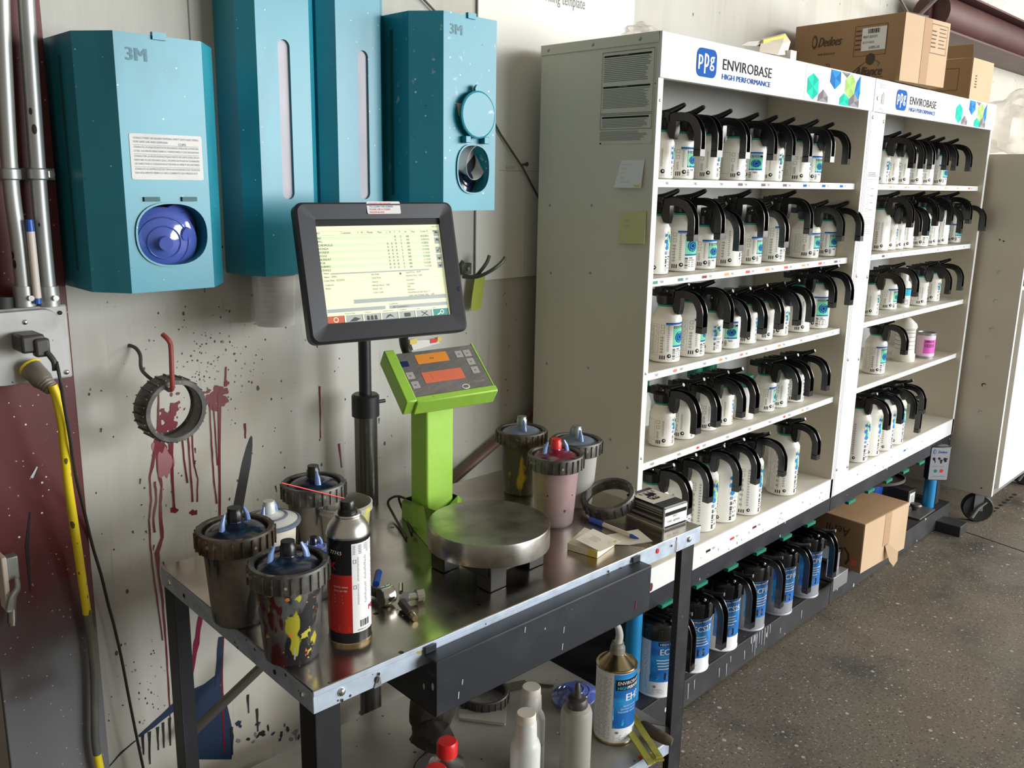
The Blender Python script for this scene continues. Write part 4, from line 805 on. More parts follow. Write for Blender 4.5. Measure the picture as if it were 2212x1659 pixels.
def bottle(kind, style, name='paint_bottle'):
    r, H, hs, rn = BD[kind]
    t = thing(name, None, 'paint bottle')
    c = .5
    prof = [(0, .002), (r*.86, .0), (r*.97, .002), (r, .006), (r, hs), (r*.985, hs+.004), (r*.92, hs+.009), (rn+.003, H-.008), (rn, H-.004), (rn, H)]
    body = MB().lathe(prof, 'bottle', 40).build('bottle_body', t)
    MB().ring([(rn, H-.006), (rn+.0035, H-.0055), (rn+.0035, H-.001), (rn, H)], 'ring_green', 32).build('neck_ring', t)
    mb = MB(); mp0 = roundm(r, (0, 0), 0, 0); d = Dec(mb, mp0, .0003); q = r*PI/180   # metres per degree
    A = lambda a: a*q
    def tx(s, a, z, h, m='ink', w=1): d.text(s, A(a), z, h, m, 2, wx=w)
    z0 = .008; top = hs-.004
    d.lines(A(-88), A(-48), z0+.012, top-.010, int((top-z0)/.0032), 'ink_faint', 1, .4); d.frame(A(-91), A(-45), z0+.010, top-.006, .0005, 'ink_grey', 1)
    for i, z in enumerate((top-.016, top-.030)): d.frame(A(-38), A(-24), z, z+.009, .0008, 'ink_grey', 1)
    d.rect(A(-31), A(-29), z0+.016, top-.036, 'ink_faint', 1); d.lines(A(-38), A(-25), z0+.014, top-.038, 6, 'ink_faint', 1)
    d.lines(A(-12), A(-4), z0+.020, top-.008, 14, 'ink_faint', 1, .6)
    for k in range(3): d.rect(A(-38+k*8), A(-34+k*8), z0+.001, z0+.011, 'ink', 1)
    d.disc(A(-3), z0+.010, .0052, 'ink', 1); d.disc(A(-3)+.0008, z0+.0105, .0022, 'bottle', 2); d.text('0,5 L' if kind in 'SW' else ('1 L' if kind == 'M' else '2 L'), A(-3)-.004, z0, .0026, 'ink_grey', 1)
    if style == 1:
        a0, a1 = (10, 74)
        zt = top
        d.rect(A(-20), A(a1), zt-.006, zt-.0015, 'ppg_blue', 1); d.rect(A(-20), A(a1), zt-.0085, zt-.0070, 'lab_cyan', 1)
        d.rect(A(a0), A(a1), zt-.0160, zt-.0100, 'ink', 1); d.text('ENVIROBASE', A(a0+2), zt-.0150, .0038, 'white', 2, wx=.9)
        gb = zt-.0160-(.030 if kind in 'SW' else (.044 if kind == 'M' else .060))
        d.rect(A(a0), A(a1), gb, zt-.0162, 'lab_green', 1)
        cz = (gb+zt-.0162)/2-.001; ra = (A(a1)-A(a0))*.36; ry = (zt-.0162-gb)*.34
        for f, m in ((1, 'lab_navy'), (.86, 'gem_blue'), (.66, 'lab_navy'), (.50, 'gem_blue'), (.3, 'lab_navy')): d.disc(A((a0+a1)/2), cz, ra*f, m, 2+(1-f), ry*f, 20)
        d.rect(A(a0), A(a1), gb-.004, gb, 'lab_blue', 1)
        if gb-.004-z0 > .014:
            d.bar(A(a0), A(a0+12), z0+.001, gb-.007, 10, 'ink', False, 1); d.text('T4%02d' % random.randint(1, 60), A(a0+16), gb-.012, .0045, 'ink', 1, bold=.0002); d.lines(A(a0+16), A(a1-8), z0+.002, gb-.014, 4, 'ink_grey', 1)
    elif style == 2:
        a0 = 38
        zb = top*.52+z0*.48
        d.rrect(A(a0-4), A(a0+42), zb+.002, top-.001, .003, 'lab_pale', 1)
        rr = (top-zb)*.085
        for i, (u, v, m) in enumerate(((2, .80, 'gem_blue'), (16, .90, 'lab_lime'), (26, .72, 'gem_blue2'), (13, .62, 'lab_lime'), (3, .48, 'gem_blue'), (22, .44, 'lab_lime'), (33, .52, 'gem_blue'), (12, .30, 'lab_cyan'), (27, .22, 'lab_lime'), (36, .80, 'lab_lime'), (9, .14, 'gem_blue'))):
            d.disc(A(a0+u*.85+2), zb+(top-zb)*v, rr*(1+.3*(i % 3)), m, 2+i*.2, None, 10)
        lw = A(13); d.ppg(A(a0), zb-.002-lw*.8, lw, lw*.8, 1); d.text('ENVIROBASE', A(a0+16), zb-.0055, .0032, 'ink_grey', 1, wx=.8); d.rect(A(a0+16), A(a0+44), zb-.0085, zb-.0075, 'ppg_blue', 1)
        zz = zb-.004-lw*.8
        d.bar(A(a0+2), A(a0+11), z0+.001, zz-.002, 10, 'ink', False, 1); d.text('T4%02d' % random.randint(60, 95), A(a0+15), zz-.006, .0042, 'ink', 1, bold=.0002); d.lines(A(a0+15), A(a0+34), z0+.002, zz-.008, 4, 'ink_grey', 1)
    mb.build('printed_label', body)
    pour_lid(t, H, rn)
    return t
PROTO = {}
def put_bottle(kind, style, P, turn, label, group, rz=0, tall=1.0):
    key = (kind, style)
    if key not in PROTO: PROTO[key] = o = bottle(kind, style)
    else: o = copy_tree(PROTO[key])
    o.location = P+Vector((0, 0, .0010)); o.rotation_euler = (0, 0, rz); o['label'] = label; o['group'] = group
    if 'origz' not in o.keys(): pass
    for c in o.children:
        if c.name.startswith('bottle_body'): c.rotation_euler = (0, 0, math.radians(turn-40))
    return o
ORD = ['first', 'second', 'third', 'fourth', 'fifth', 'sixth', 'seventh', 'eighth', 'ninth', 'tenth']
SZ = {'S': 'small', 'M': 'medium', 'L': 'large', 'W': 'squat'}; ST = {0: 'plain side', 1: 'green swirl label', 2: 'dotted label'}
ROWS = [
 ('near rack', 'top shelf', 1.430, [('S', 2, 1424, 385, 0), ('S', 1, 1470, 387, 8), ('S', 2, 1528, 388, -8), ('S', 2, 1586, 391, 5), ('S', 1, 1628, 391, -50), ('S', 2, 1667, 392, -18), ('W', 2, 1722, 393, 10), ('S', 1, 1752, 393, -10)]),
 ('near rack', 'second shelf', 1.200, [('M', 2, 1410, 590, -10), ('M', 1, 1470, 586, -12), ('S', 1, 1520, 579, 0), ('M', 2, 1572, 578, 0), ('S', 1, 1621, 572, 10), ('M', 1, 1669, 570, 5), ('W', 1, 1742, 561, 0), ('S', 1, 1787, 558, -15)]),
 ('near rack', 'third shelf', .972, [('M', 1, 1434, 785, 6), ('M', 1, 1488, 773, 12), ('S', 2, 1530, 764, -38), ('S', 1, 1569, 755, -40), ('S', 2, 1606, 744, 5), ('S', 2, 1642, 736, 20), ('S', 2, 1676, 727, -10), ('M', 2, 1719, 719, 5), ('M', 1, 1760, 711, -30)]),
 ('near rack', 'fourth shelf', .744, [('S', 2, 1427, 967, 2), ('S', 2, 1472, 951, -8), ('S', 2, 1521, 932, 5), ('S', 2, 1555, 921, 10), ('G', 0, 1603, 908, -3), ('S', 1, 1647, 891, 25), ('S', 2, 1675, 882, 14), ('S', 2, 1711, 870, 0)]),
 ('near rack', 'base shelf', .4615, [('L', 2, 1400, 1205, 0), ('L', 2, 1451, 1175, -10), ('L', 2, 1508, 1151, -16), ('L', 2, 1553, 1131, -22), ('L', 2, 1603, 1116, -8), ('L', 2, 1685, 1072, -4), ('L', 2, 1738, 1045, -10)][:6]),
 ('far rack', 'top shelf', 1.430, [('S', 2, 1902, 398, -20), ('S', 2, 1924, 399, 4), ('S', 2, 1948, 399, 10), ('S', 2, 1977, 399, 0), ('S', 2, 2000, 399, 14), ('S', 1, 2030, 399, -8)]),
 ('far rack', 'second shelf', 1.200, [('M', 0, 1899, 543, 0), ('S', 2, 1916, 540, 6), ('S', 2, 1934, 536, 12), ('M', 2, 1955, 533, 0), ('M', 1, 1988, 530, -12), ('S', 2, 2011, 528, 8), ('M', 2, 2032, 525, 4), ('S', 1, 2064, 521, -30)]),
 ('far rack', 'third shelf', .972, [('S', 2, 1874, 683, -16), ('W', 1, 1909, 670, 6), ('S', 2, 1980, 661, 4), ('S', 2, 2008, 652, -22)]),
 ('far rack', 'fourth shelf', .744, [('M', 1, 1885, 809, 0)]),
 ('far rack', 'base shelf', .4615, [('L', 2, 1842, 1000, -20), ('L', 2, 1861, 990, -16), ('L', 2, 1894, 976, -12), ('L', 2, 1920, 961, -6)]),
]
GREEN = []
for rk, sh, z, lst in ROWS:
    prevx = None
    for i, (kd, st, x, y, turn) in enumerate(lst):
        r = BD[kd if kd != 'G' else 'S'][0]; p = stand(x, y, z, r)
        yy = 1.26+r+.003 if kd != 'L' else 1.232+r+.004
        k = yy/p.y if z > 1.0 else 1     # nearly at eye level: keep the bearing, fix the depth
        if z > 1.0: q = ay(x, y, 1.262); p = Vector((q.x+r*.84, 1.262+r*.55+.004, z))
        p.z = z
        if prevx is not None and p.x-prevx < r*1.95 and not (kd == 'S' and False): p.x = prevx+r*1.95
        prevx = p.x + (r-.031)*.95
        if kd == 'G': GREEN.append((p.x, p.y, z+.001)); continue
        pl = 'only' if len(lst) == 1 else ORD[i]+' from left'
        put_bottle(kd, st, p, turn, f'{pl} on {rk}\'s {sh}, {SZ[kd]} white bottle with {ST[st]}', f'paint bottles with black pouring lids on the {sh} of the {rk}', rz=math.radians(random.uniform(-5, 5)))
# green screw-cap bottles stored behind the front rows
def green_cap_bottle(x, y, z, label):
    t = thing('refill_bottle', label, 'bottle', (x, y, z), 0, 'green capped refill bottles behind the pouring bottles')
    MB().lathe([(0, 0), (.030, 0), (.031, .004), (.031, .070), (.024, .088), (.019, .098)], 'bottle', 32).build('bottle_body', t)
    m = MB().lathe([(.022, .095), (.0225, .098), (.0225, .128), (.021, .130), (0, .130)], 'cap_green', 32)
    for k in range(24): m.bx(.022, .0232, -.0012, .0012, .099, .127, 'cap_green', Matrix.Rotation(2*PI*k/24, 4, 'Z'))
    m.build('green_cap', t)
for g in GREEN: green_cap_bottle(*g, 'green capped bottle standing in the front row on fourth shelf of near rack')
green_cap_bottle(1.825, 1.440, .744, 'green capped bottle at the left end behind bottles, fourth shelf of near rack')
green_cap_bottle(1.990, 1.440, .744, 'second green capped bottle behind bottles, fourth shelf of near rack')
green_cap_bottle(2.265, 1.440, .744, 'third green capped bottle behind bottles, fourth shelf of near rack')
green_cap_bottle(2.345, 1.440, .744, 'fourth green capped bottle behind bottles, rightmost on fourth shelf of near rack')
green_cap_bottle(2.44, 1.44, .972, 'left green capped bottle behind bottles on third shelf of near rack')
green_cap_bottle(2.53, 1.44, .972, 'right green capped bottle behind bottles on third shelf of near rack')
# small dropper bottle, measuring jug, pink can
p = stand(1949, 664, .972, .022); t = thing('pump_bottle', 'slim white bottle with white dispensing tip on third shelf of far rack', 'bottle', p)
b = MB().lathe([(0, 0), (.023, 0), (.024, .003), (.024, .085), (.017, .098), (.011, .102), (.011, .112), (.009, .135), (.004, .150), (0, .151)], 'bottle', 28).build('bottle_body', t)
mb = MB(); d = Dec(mb, roundm(.024), .0004); d.rect(-.045, .010, .045, .070, 'lab_cyan', 1); d.rect(-.045, .010, .070, .074, 'ink', 1); d.text('Texture', -.038, .034, .004, 'ink', 1); d.lines(-.04, .005, .01, .03, 5); mb.build('printed_label', b)
p = stand(1950, 782, .744, .038); t = thing('measuring_jug', 'tall frosted measuring bottle with ring marks beside the pink can', 'jug', p)
b = MB().lathe([(0, 0), (.040, 0), (.042, .004), (.042, .028), (.038, .034), (.036, .08), (.035, .125), (.040, .137), (.036, .150), (.020, .165), (.012, .172), (.0, .174)], 'squeeze' if False else 'bottle_clear', 32).build('jug_body', t)
mb = MB()
for z in (.050, .066, .082, .100, .116, .128): mb.ring([(.0378, z), (.0383, z+.0008), (.0378, z+.0016)], 'ink_grey', 32)
mb.build('graduation_rings', t)
p = stand(1995, 775, .744, .036); t = thing('paint_can', 'small can with bright pink label on fourth shelf of far rack', 'paint can', p)
MB().lathe([(0, .002), (.037, 0), (.037, .004), (.0355, .006), (.0355, .098), (.0375, .100), (.0375, .104), (.033, .104), (.032, .100), (0, .100)], 'grey_metal', 36).build('can_body', t)
mb = MB(); d = Dec(mb, roundm(.0357), .0003); d.rect(-.085, .085, .010, .094, 'pink_pale', 1); d.rect(-.050, .012, .022, .078, 'pink_label', 2); d.text('DPX171', -.046, .066, .0085, 'ink', 3, wx=.9, bold=.0003); d.lines(-.046, .006, .046, .060, 6, 'ink', 3); mb.build('pink_label', t)
t = thing('support_bottle', 'slim white bottle at the right end of the far rack base shelf', 'bottle', (3.49, 1.30, .4625))
MB().lathe([(0, 0), (.026, 0), (.027, .004), (.027, .090), (.018, .110), (.014, .118), (.014, .134), (0, .135)], 'bottle', 28).build('bottle_body', t)
# loose drooping handle on far rack base shelf
t = thing('spare_handle', 'dark angled lid handle resting on slim bottle, far rack base shelf', 'handle', (3.475, 1.262, .600), .0)
mb = MB(); arc_handle(mb, .075, .115, .0, 'plug_dark', rise=.004); mb.bx(-.01, .01, -.02, .03, -.008, .006, 'plug_dark'); mb.build('grip', t); mb = MB(); lever(mb, .006, 'plug_dark', .07, .020); mb.build('thumb_lever', t)
t.parent = None

# ============================================================ LARGE CANS ON THE BOTTOM TRAY
def big_can(txt, silver, badge, dirty):
    t = thing('toner_can', None, 'paint can'); r = .0455
    bot = 'silver_lab' if silver else 'white'
    MB().lathe([(0, .003), (r+.001, 0), (r+.0015, .003), (r, .005), (r, .150), (r+.001, .152)], bot, 44).build('can_body', t)
    mb = MB(); d = Dec(mb, roundm(r), .0003); q = r*PI/180; A = lambda a: (a-17)*q
    zt, zb = .146, .040
    d.rect(A(-62), A(80), zb, zt, 'can_blue', 1)
    if not silver: d.lines(A(-98), A(-70), .02, .140, 30, 'ink_grey', 1, .5)
    # lighter sweeping wave in the artwork
    for k, m in enumerate(('gem_blue', 'lab_cyan')):
        pr = [(A(-62), zb+.030-.012*k), (A(-40), zb+.012-.006*k), (A(-10), zb), (A(-2), zb), (A(-30), zb+.022-.008*k), (A(-62), zb+.058-.02*k)]
        d.poly(pr, m, 1.5)
    d.rect(A(-40), A(80), zt-.013, zt-.003, 'lab_navy', 2); d.text('HIGH PERFORMANCE', A(-36), zt-.0115, .0060, 'white', 3, wx=1.0)
    d.text(txt, A(-36), zt-.035, .0150, 'white', 3, wx=.95, bold=.0005)
    for i in range(4): z = zt-.048-i*.0075; d.lines(A(-44+i*2), A(30), z-.004, z, 1, 'white', 3, .6, .4)
    d.rrect(A(-18), A(8), zb+.005, zb+.024, .002, 'ink', 3); d.text(badge, A(-14), zb+.010, .010, 'ink_grey', 4)
    d.disc(A(-46), .028, .0035, 'ink_grey', 1); d.lines(A(-50), A(-16), .010, .022, 4, 'ink_faint', 1); mb.build('printed_label', t)
    m = 'lid_dirty' if dirty else 'lid_black'
    mb = MB().lathe([(r+.001, .146), (r+.0045, .147), (r+.005, .180), (r+.003, .186), (r-.008, .190), (r-.010, .186), (.012, .190), (0, .192)], m, 44)
    for a in range(0, 360, 40): mb.bx(r+.003, r+.0075, -.005, .005, .150, .176, m, Matrix.Rotation(math.radians(a+15), 4, 'Z'))
    mb.prism([(-.030, -.03), (.030, -.03), (.026, .03), (.008, .062), (-.008, .062), (-.026, .03)], .186, .196, m)
    mb.bx(-.016, .016, -.045, .03, .192, .202, m)
    mb.build('pour_lid', t, bev=.001)
    mb = MB(); arc_handle(mb, .086, .115, .196, m, .0115, .0085, -.03, .006); mb.cyl((-.017, -.045, .198), (.017, -.045, .198), .008, m, 14).sphere((-.019, -.045, .198), .0045, 'chrome', 10).sphere((.002, -.052, .207), .0035, 'chrome', 8); mb.build('handle', t)
    P = smooth([(0, .03, .200), (0, -.02, .206), (0, -.06, .212), (0, -.085, .222)], 4); MB().tube(P, [.010-.0004*i for i in range(len(P))], m, 10, .55).build('thumb_lever', t)
    return t
cans = [('ECS21', False, 'G1', 1414, 1505, True, 'ECS21 label, nearest, beside the blue post'), ('ECS27', False, 'G7', 1488, 1452, False, 'ECS27 label, second from left, half hidden by table leg'), ('ECS25', False, 'G', 1552, 1405, False, 'white lower band, third from left on bottom tray'), ('ECP11', True, 'G1', 1612, 1362, True, 'CP11 label, cream smeared lid, fourth from left on bottom tray'), ('ECP15', True, 'G5', 1673, 1328, False, 'CP15 label, fifth from left on bottom tray'), ('ECP17', True, 'G', 1731, 1291, False, 'silver lower band, rightmost, beside the grey bracket')]
for (tx, sv, bd, x, y, dt, lb) in cans:
    c = big_can(tx, sv, bd, dt); p = stand(x, y, .090, .0465); p.z = .0905; c.location = p; c.scale = (1.12, 1.12, 1.12); c.rotation_euler = (0, 0, math.radians(random.uniform(-4, 4)))
    tag(c, 'black lidded can, '+lb, None, 'large toner cans on the bottom tray')

# ============================================================ CARTONS AND CLUTTER AROUND THE RACKS
def carton(name, label, O, ux, L, D_, H, flaps=None, group=None):
    """O = near bottom corner, ux = direction of the right-hand face, the other face runs back from O"""
    t = thing(name, label, 'cardboard box'); u = Vector(ux).normalized(); v = Vector((-u.y, u.x, 0))
    t.matrix_world = Matrix(((u.x, v.x, 0, O[0]), (u.y, v.y, 0, O[1]), (0, 0, 1, O[2]), (0, 0, 0, 1)))
    mb = MB().bx(0, L, 0, D_, 0, H, 'card'); mb.build('carton_body', t, bev=.003)
    return t
# big carton on top of racks
O = Vector((2.898, 1.172, 1.7475)); c1 = carton('carton', 'large cardboard carton lying on top of both racks, overhanging the front edge', O, (.302, -.030, 0), .300, .385, .204)
front = plane((0, 0, 0), (1, 0, 0), (0, 0, 1)); side = plane((0, .385, 0), (0, -1, 0), (0, 0, 1))
mb = MB(); Dec(mb, front, .0008).rect(.001, .299, .001, .203, 'card_lit', 1, n=1); d = Dec(mb, front, .0008); d.rect(.125, .175, .002, .202, 'card_tape', 2, n=1)
d.frame(.175, .285, .100, .190, .0015, 'card_ink', 3); d.lines(.182, .215, .11, .17, 5, 'card_ink', 3, .3); d.lines(.230, .278, .11, .18, 6, 'card_ink', 3, .2)
mb.build('taped_end', c1)
mb = MB(); d = Dec(mb, side, .0008)
d.text('Dedoes', .090, .128, .030, 'card_ink', 1, wx=.62, slant=.25, bold=.0012); d.text('www.dedoes.com', .092, .100, .010, 'card_ink', 1, wx=.62)
d.disc(.078, .145, .010, 'card_ink', 1, .022); d.disc(.078, .145, .006, 'card', 2, .014)
d.frame(.222, .332, .085, .178, .0012, 'card_ink', 1); d.lines(.226, .250, .095, .165, 5, 'card_ink', 1, .3)
d.rect(.248, .330, .100, .170, 'sticker', 2); d.bar(.268, .308, .152, .166, 16, 'ink', True, 3); d.text('PRINT DEX10T1', .252, .138, .008, 'ink', 3, wx=.62); d.text('BATCH 000656', .252, .122, .007, 'ink_grey', 3, wx=.6); d.text('610EPG-103', .275, .105, .008, 'ink', 3, wx=.62)
d.text('Alliance', .232, .022, .030, 'card_ink', 1, wx=.68, slant=.22, bold=.0012); d.disc(.283, .074, .016, 'card_ink', 1, .018)
ribbon(mb, [(.215, .020), (.225, .035), (.245, .052), (.268, .066)], [.0015, .004, .003, .001], 'card_ink', side, .001); ribbon(mb, [(.30, .070), (.315, .060), (.310, .050)], [.001, .003, .001], 'card_ink', side, .001)
d.lines(.23, .34, .012, .018, 1, 'card_ink', 1, .3); d.text('TI', .125, .058, .014, 'card_ink', 1); mb.build('printed_marks', c1)
# smaller open carton behind
O = Vector((3.640, 1.205, 1.7475)); c2 = carton('carton', 'smaller open cardboard carton on the far rack behind the large one', O, (1, -.02, 0), .22, .30, .150)
mb = MB().add([(0, .002, .150), (0, .298, .150), (-.010, .298, .195), (-.010, .002, .195)], [(0, 1, 2, 3), (3, 2, 1, 0)], 'card').build('flap', c2)
mb = MB(); d = Dec(mb, plane((0, .30, 0), (0, -1, 0), (0, 0, 1)), .0008); d.frame(.10, .255, .035, .115, .0015, 'card_ink', 1); d.lines(.12, .2, .022, .028, 1, 'card_ink', 1, .4); mb.build('printed_marks', c2)
mb = MB(); Dec(mb, front, .0008).rect(.001, .219, .001, .149, 'card_lit', 1, n=1); d = Dec(mb, front, .0008); d.lines(.04, .06, .04, .09, 5, 'card_ink', 2); mb.build('carton_end', c2)
# carton on the bottom tray
O = Vector((2.905, 1.125, .092)); c3 = carton('carton', 'cardboard carton with brush lettering on the bottom tray, torn packing tape hanging', O, (1, -.055, 0), .345, .30, .185)
mb = MB(); Dec(mb, front, .0008).rect(.001, .344, .001, .184, 'card_lit', 1, n=1); d = Dec(mb, front, .0008); d.rect(.155, .205, .06, .183, 'card_tape', 2, n=1)
mb.build('taped_end', c3)
mb = MB(); d = Dec(mb, plane((0, .30, 0), (0, -1, 0), (0, 0, 1)), .0008)
e2 = Dec(mb, plane((0, .02, .152), (0, 1, 0), (0, 0, -1)), .0010)
e2.text('AeMI', .030, .0, .034, 'card_ink', 1, wx=.85, slant=.1)
e2.text('Ded', .045, .078, .030, 'card_ink', 1, wx=.8, slant=.2)
W3 = lambda p, w=.0035: ribbon(mb, p, w, 'card_ink', plane((0, .30, 0), (0, -1, 0), (0, 0, 1)), .0012)
W3([(.235, .078), (.252, .060), (.255, .040), (.245, .018)], .007); W3([(.222, .070), (.216, .045), (.226, .022)], .004)
d.rect(.262, .288, .022, .045, 'salmon', 2); mb.build('brush_marks', c3)
tp = MB(); Q = [(.17, -.004, .06), (.195, -.004, .062), (.225, -.03, .03), (.215, -.035, .0), (.20, -.03, -.02), (.185, -.02, .0), (.175, -.012, .03)]
tp.add(Q+[(a, b+.001, c) for a, b, c in Q], [tuple(range(7)), tuple(range(7, 14))[::-1]], 'card_lit'); tp.build('torn_tape', c3)
# bracket, blocks, control box, motor, tins
t = thing('metal_bracket', 'grey folded metal bracket on bottom tray between cans and carton', 'bracket', (0, 0, 0))
MB().bx(2.700, 2.795, 1.235, 1.238, .091, .205, 'grey_metal').bx(2.700, 2.795, 1.155, 1.238, .200, .206, 'grey_metal').bx(2.700, 2.795, 1.155, 1.158, .140, .206, 'grey_metal').bx(2.700, 2.810, 1.130, 1.158, .136, .141, 'grey_metal').bx(2.700, 2.810, 1.128, 1.131, .091, .141, 'grey_metal').build('folded_sheet', t, bev=.001)
t = thing('control_box', 'small grey control box with world map, green and red buttons under far rack', 'control box')
c = ay(2030, 1001, 1.165); u = Vector((math.cos(-.80), math.sin(-.80), 0)); v = Vector((-u.y, u.x, 0))
t.matrix_world = Matrix(((u.x, v.x, 0, c.x), (u.y, v.y, 0, c.y), (0, 0, 1, c.z), (0, 0, 0, 1)))
MB().bx(-.043, .041, 0, .04, -.075, .072, 'plastic_black').build('box', t, bev=.004)
mb = MB(); mp = plane((0, -.0004, 0), (1, 0, 0), (0, 0, 1)); d = Dec(mb, mp, .0005); d.rrect(-.040, .037, -.071, .068, .004, 'silver_lab', 1)
d.text('Dedoes', -.012, .044, .011, 'lab_blue', 2, wx=.75, slant=.2, bold=.0004); d.disc(-.026, .050, .006, 'lab_blue', 2, .010); d.disc(-.026, .050, .0035, 'silver_lab', 3, .007)
for (a, b, r_) in ((-.026, .020, .007), (-.022, .013, .004), (-.020, .006, .003), (-.004, .021, .006), (.004, .012, .006), (.005, .004, .004), (.018, .019, .007), (.022, .011, .006), (.026, .020, .004)): d.poly([(a+r_*math.cos(k*PI/4)*random.uniform(.7, 1.2), b+r_*math.sin(k*PI/4)*random.uniform(.7, 1.2)) for k in range(8)], 'ink', 2)
d.lines(-.030, .026, -.015, -.012, 1, 'ink_grey', 2, .6); d.disc(-.014, -.033, .007, 'cap_green', 2); d.disc(.010, -.032, .0075, 'cap_red', 2); d.lines(-.020, .018, -.048, -.044, 1, 'ink_faint', 2); d.text('DEDOES INDUSTRIES', -.022, -.058, .0035, 'ink_grey', 2); mb.build('printed_face', t)
t = thing('drive_unit', 'dark box with white sticker on the tray beside the lower carton', 'box', (3.690, 1.262, .0915), -.06)
MB().bx(0, .07, 0, .09, 0, .075, 'plug_dark').build('housing', t, bev=.002); mb = MB(); d = Dec(mb, front, .0008); d.rect(.010, .058, .01, .062, 'sticker', 1); d.lines(.016, .052, .016, .05, 5, 'ink_grey', 2); mb.build('white_sticker', t)
t = thing('base_plate', 'thin grey plate with round rubber foot on the tray beneath control box', 'plate', (3.585, 1.172, .0915), 0)
MB().bx(0, .17, 0, .085, 0, .006, 'rod_grey').build('plate', t, bev=.001); MB().lathe([(.012, .006), (.018, .016), (.024, .026), (.020, .032), (0, .033)], 'rod_grey', 20, Matrix.Translation((.10, .055, 0))).build('rubber_foot', t)
t = thing('round_tin', 'dirty round tin lid lying open on top behind the lower carton', 'lid', (3.360, 1.275, .292), 0, None, (-.10, .0, 0))
MB().lathe([(.0, .003), (.092, 0), (.102, .004), (.104, .014), (.100, .015), (.098, .006), (0, .006)], 'rod_grey', 40).build('lid', t)
t = thing('blue_pump', 'blue motor part in the dark behind the lower carton', 'motor', (3.66, 1.42, .0915), 0)
MB().lathe([(.05, 0), (.055, .02), (.06, .12), (.05, .15), (.052, .19), (.03, .20), (0, .2)], 'blue_part', 20).build('motor_body', t); MB().tube(smooth([Vector((-.05, -.01, .12)), Vector((-.12, -.01, .19)), Vector((-.13, 0, .22)), Vector((-.08, .01, .21))]), .010, 'blue_post', 10).build('pipe_elbow', t)
t = thing('floor_block', 'dark grey steel block on the floor beside the caster wheel', 'block', (3.762, 1.067, 0), 0)
MB().bx(0, .085, 0, .125, 0, .045, 'tray_black').build('block', t, bev=.002)
# plastic bag and paper on the racks
def crumple(name, part, label, cat, c, r, sc, m, jit=.6, fr=2.6, seg=40):
    t = thing(name, label, cat, c); MB().sphere((0, 0, 0), r, m, seg, sc, jit, fr).build(part, t, ang=50); return t
crumple('plastic_bag', 'film', 'small crumpled clear plastic bag on top left corner of the near rack', 'plastic bag', (1.765, 1.33, 1.765), .040, (1.1, .8, .55), 'bag', .5, 2.2)
crumple('plastic_bag', 'film', 'large crumpled clear plastic bag on top of the white cabinet', 'plastic bag', (4.62, 1.32, 1.71), .18, (1.5, .75, .75), 'bag', .45, 2.0)
t = thing('paper_scrap', 'crumpled cream paper with orange tape edge on the near rack top', 'paper', (0, 0, 0))
Q = [ay(x, y, Y) for x, y, Y in ((1640, 112, 1.22), (1645, 84, 1.25), (1696, 72, 1.27), (1708, 90, 1.24), (1700, 118, 1.22), (1680, 119, 1.20))]; cen = sum(Q, Vector())/6+Vector((0, -.015, .004))
MB().add(Q+[cen]+[p+Vector((.001, .001, 0)) for p in Q]+[cen+Vector((.001, .001, 0))], [(i, (i+1) % 6, 6) for i in range(6)]+[(7+(i+1) % 6, 7+i, 13) for i in range(6)], 'paper').build('sheet', t, ang=10)
q = [ay(1646, 94, 1.235), ay(1646, 86, 1.24), ay(1694, 75, 1.255), ay(1695, 84, 1.25)]; MB().add([p+Vector((0, -.004, 0)) for p in q], [(3, 2, 1, 0), (0, 1, 2, 3)], 'paper_yellow').build('tape_edge', t)
Q = [ay(x, y, 1.24) for x, y in ((1600, 98), (1616, 90), (1644, 88), (1644, 100))]; MB().add(Q+[p+Vector((0, .001, 0)) for p in Q], [(0, 1, 2, 3), (7, 6, 5, 4)], 'rod_grey').build('folded_corner', t)
q = ay(1705, 118, 1.215); MB().bx(q.x-.012, q.x+.020, 1.205, 1.25, 1.746, 1.772, 'sticker').build('folded_card', t)
# small crossed sticks above the big carton, at the girt end
mb = MB().cyl(ay(1940, -10, 1.45), ay(1962, 30, 1.46), .006, 'rust_wire', 8).cyl(ay(2030, -10, 1.44), ay(1985, 34, 1.46), .007, 'rod_grey', 8).cyl(ay(1962, 28, 1.46), ay(2004, 36, 1.45), .005, 'rod_grey', 8)
tag(mb.build('wire_ties'), 'crossed wire ties at the left end of the maroon girt above carton', 'wire')
# ---- cabinet at far right
t = thing('rolling_cabinet', 'white cabinet on black casters with shaded side panel at far right', 'cabinet', (0, 0, 0))
cx0, cyf, cz0, cz1 = 3.945, 1.018, .145, 1.557
MB().bx(cx0, cx0+.018, cyf+.002, 1.56, cz0, cz1, 'cab_side_shaded').bx(cx0, cx0+.018, cyf, cyf+.002, cz0, cz1, 'rack_white').build('side_panel', t, bev=.0008)
MB().bx(cx0+.018, 5.4, cyf+.012, 1.56, cz1-.018, cz1, 'cab_side_shaded').bx(cx0+.018, 5.4, 1.54, 1.56, cz0, cz1, 'cab_side_shaded').bx(cx0+.018, 5.4, cyf+.02, 1.54, cz0+.03, cz0+.05, 'cab_side_shaded').build('carcass', t)
MB().bx(cx0+.045, 4.85, cyf-.012, cyf+.010, cz0+.030, 1.02, 'cab_white').build('door', t, bev=.001)
MB().bx(cx0+.018, 5.3, cyf+.004, cyf+.035, cz0-.002, cz0+.045, 'grey_metal').build('bottom_rail', t)
MB().bx(cx0+.10, 4.9, cyf+.20, cyf+.21, 1.03, 1.20, 'plastic_black').bx(cx0+.06, 4.9, cyf+.05, cyf+.2, 1.02, 1.035, 'plastic_black').build('dark_shelf_opening', t)
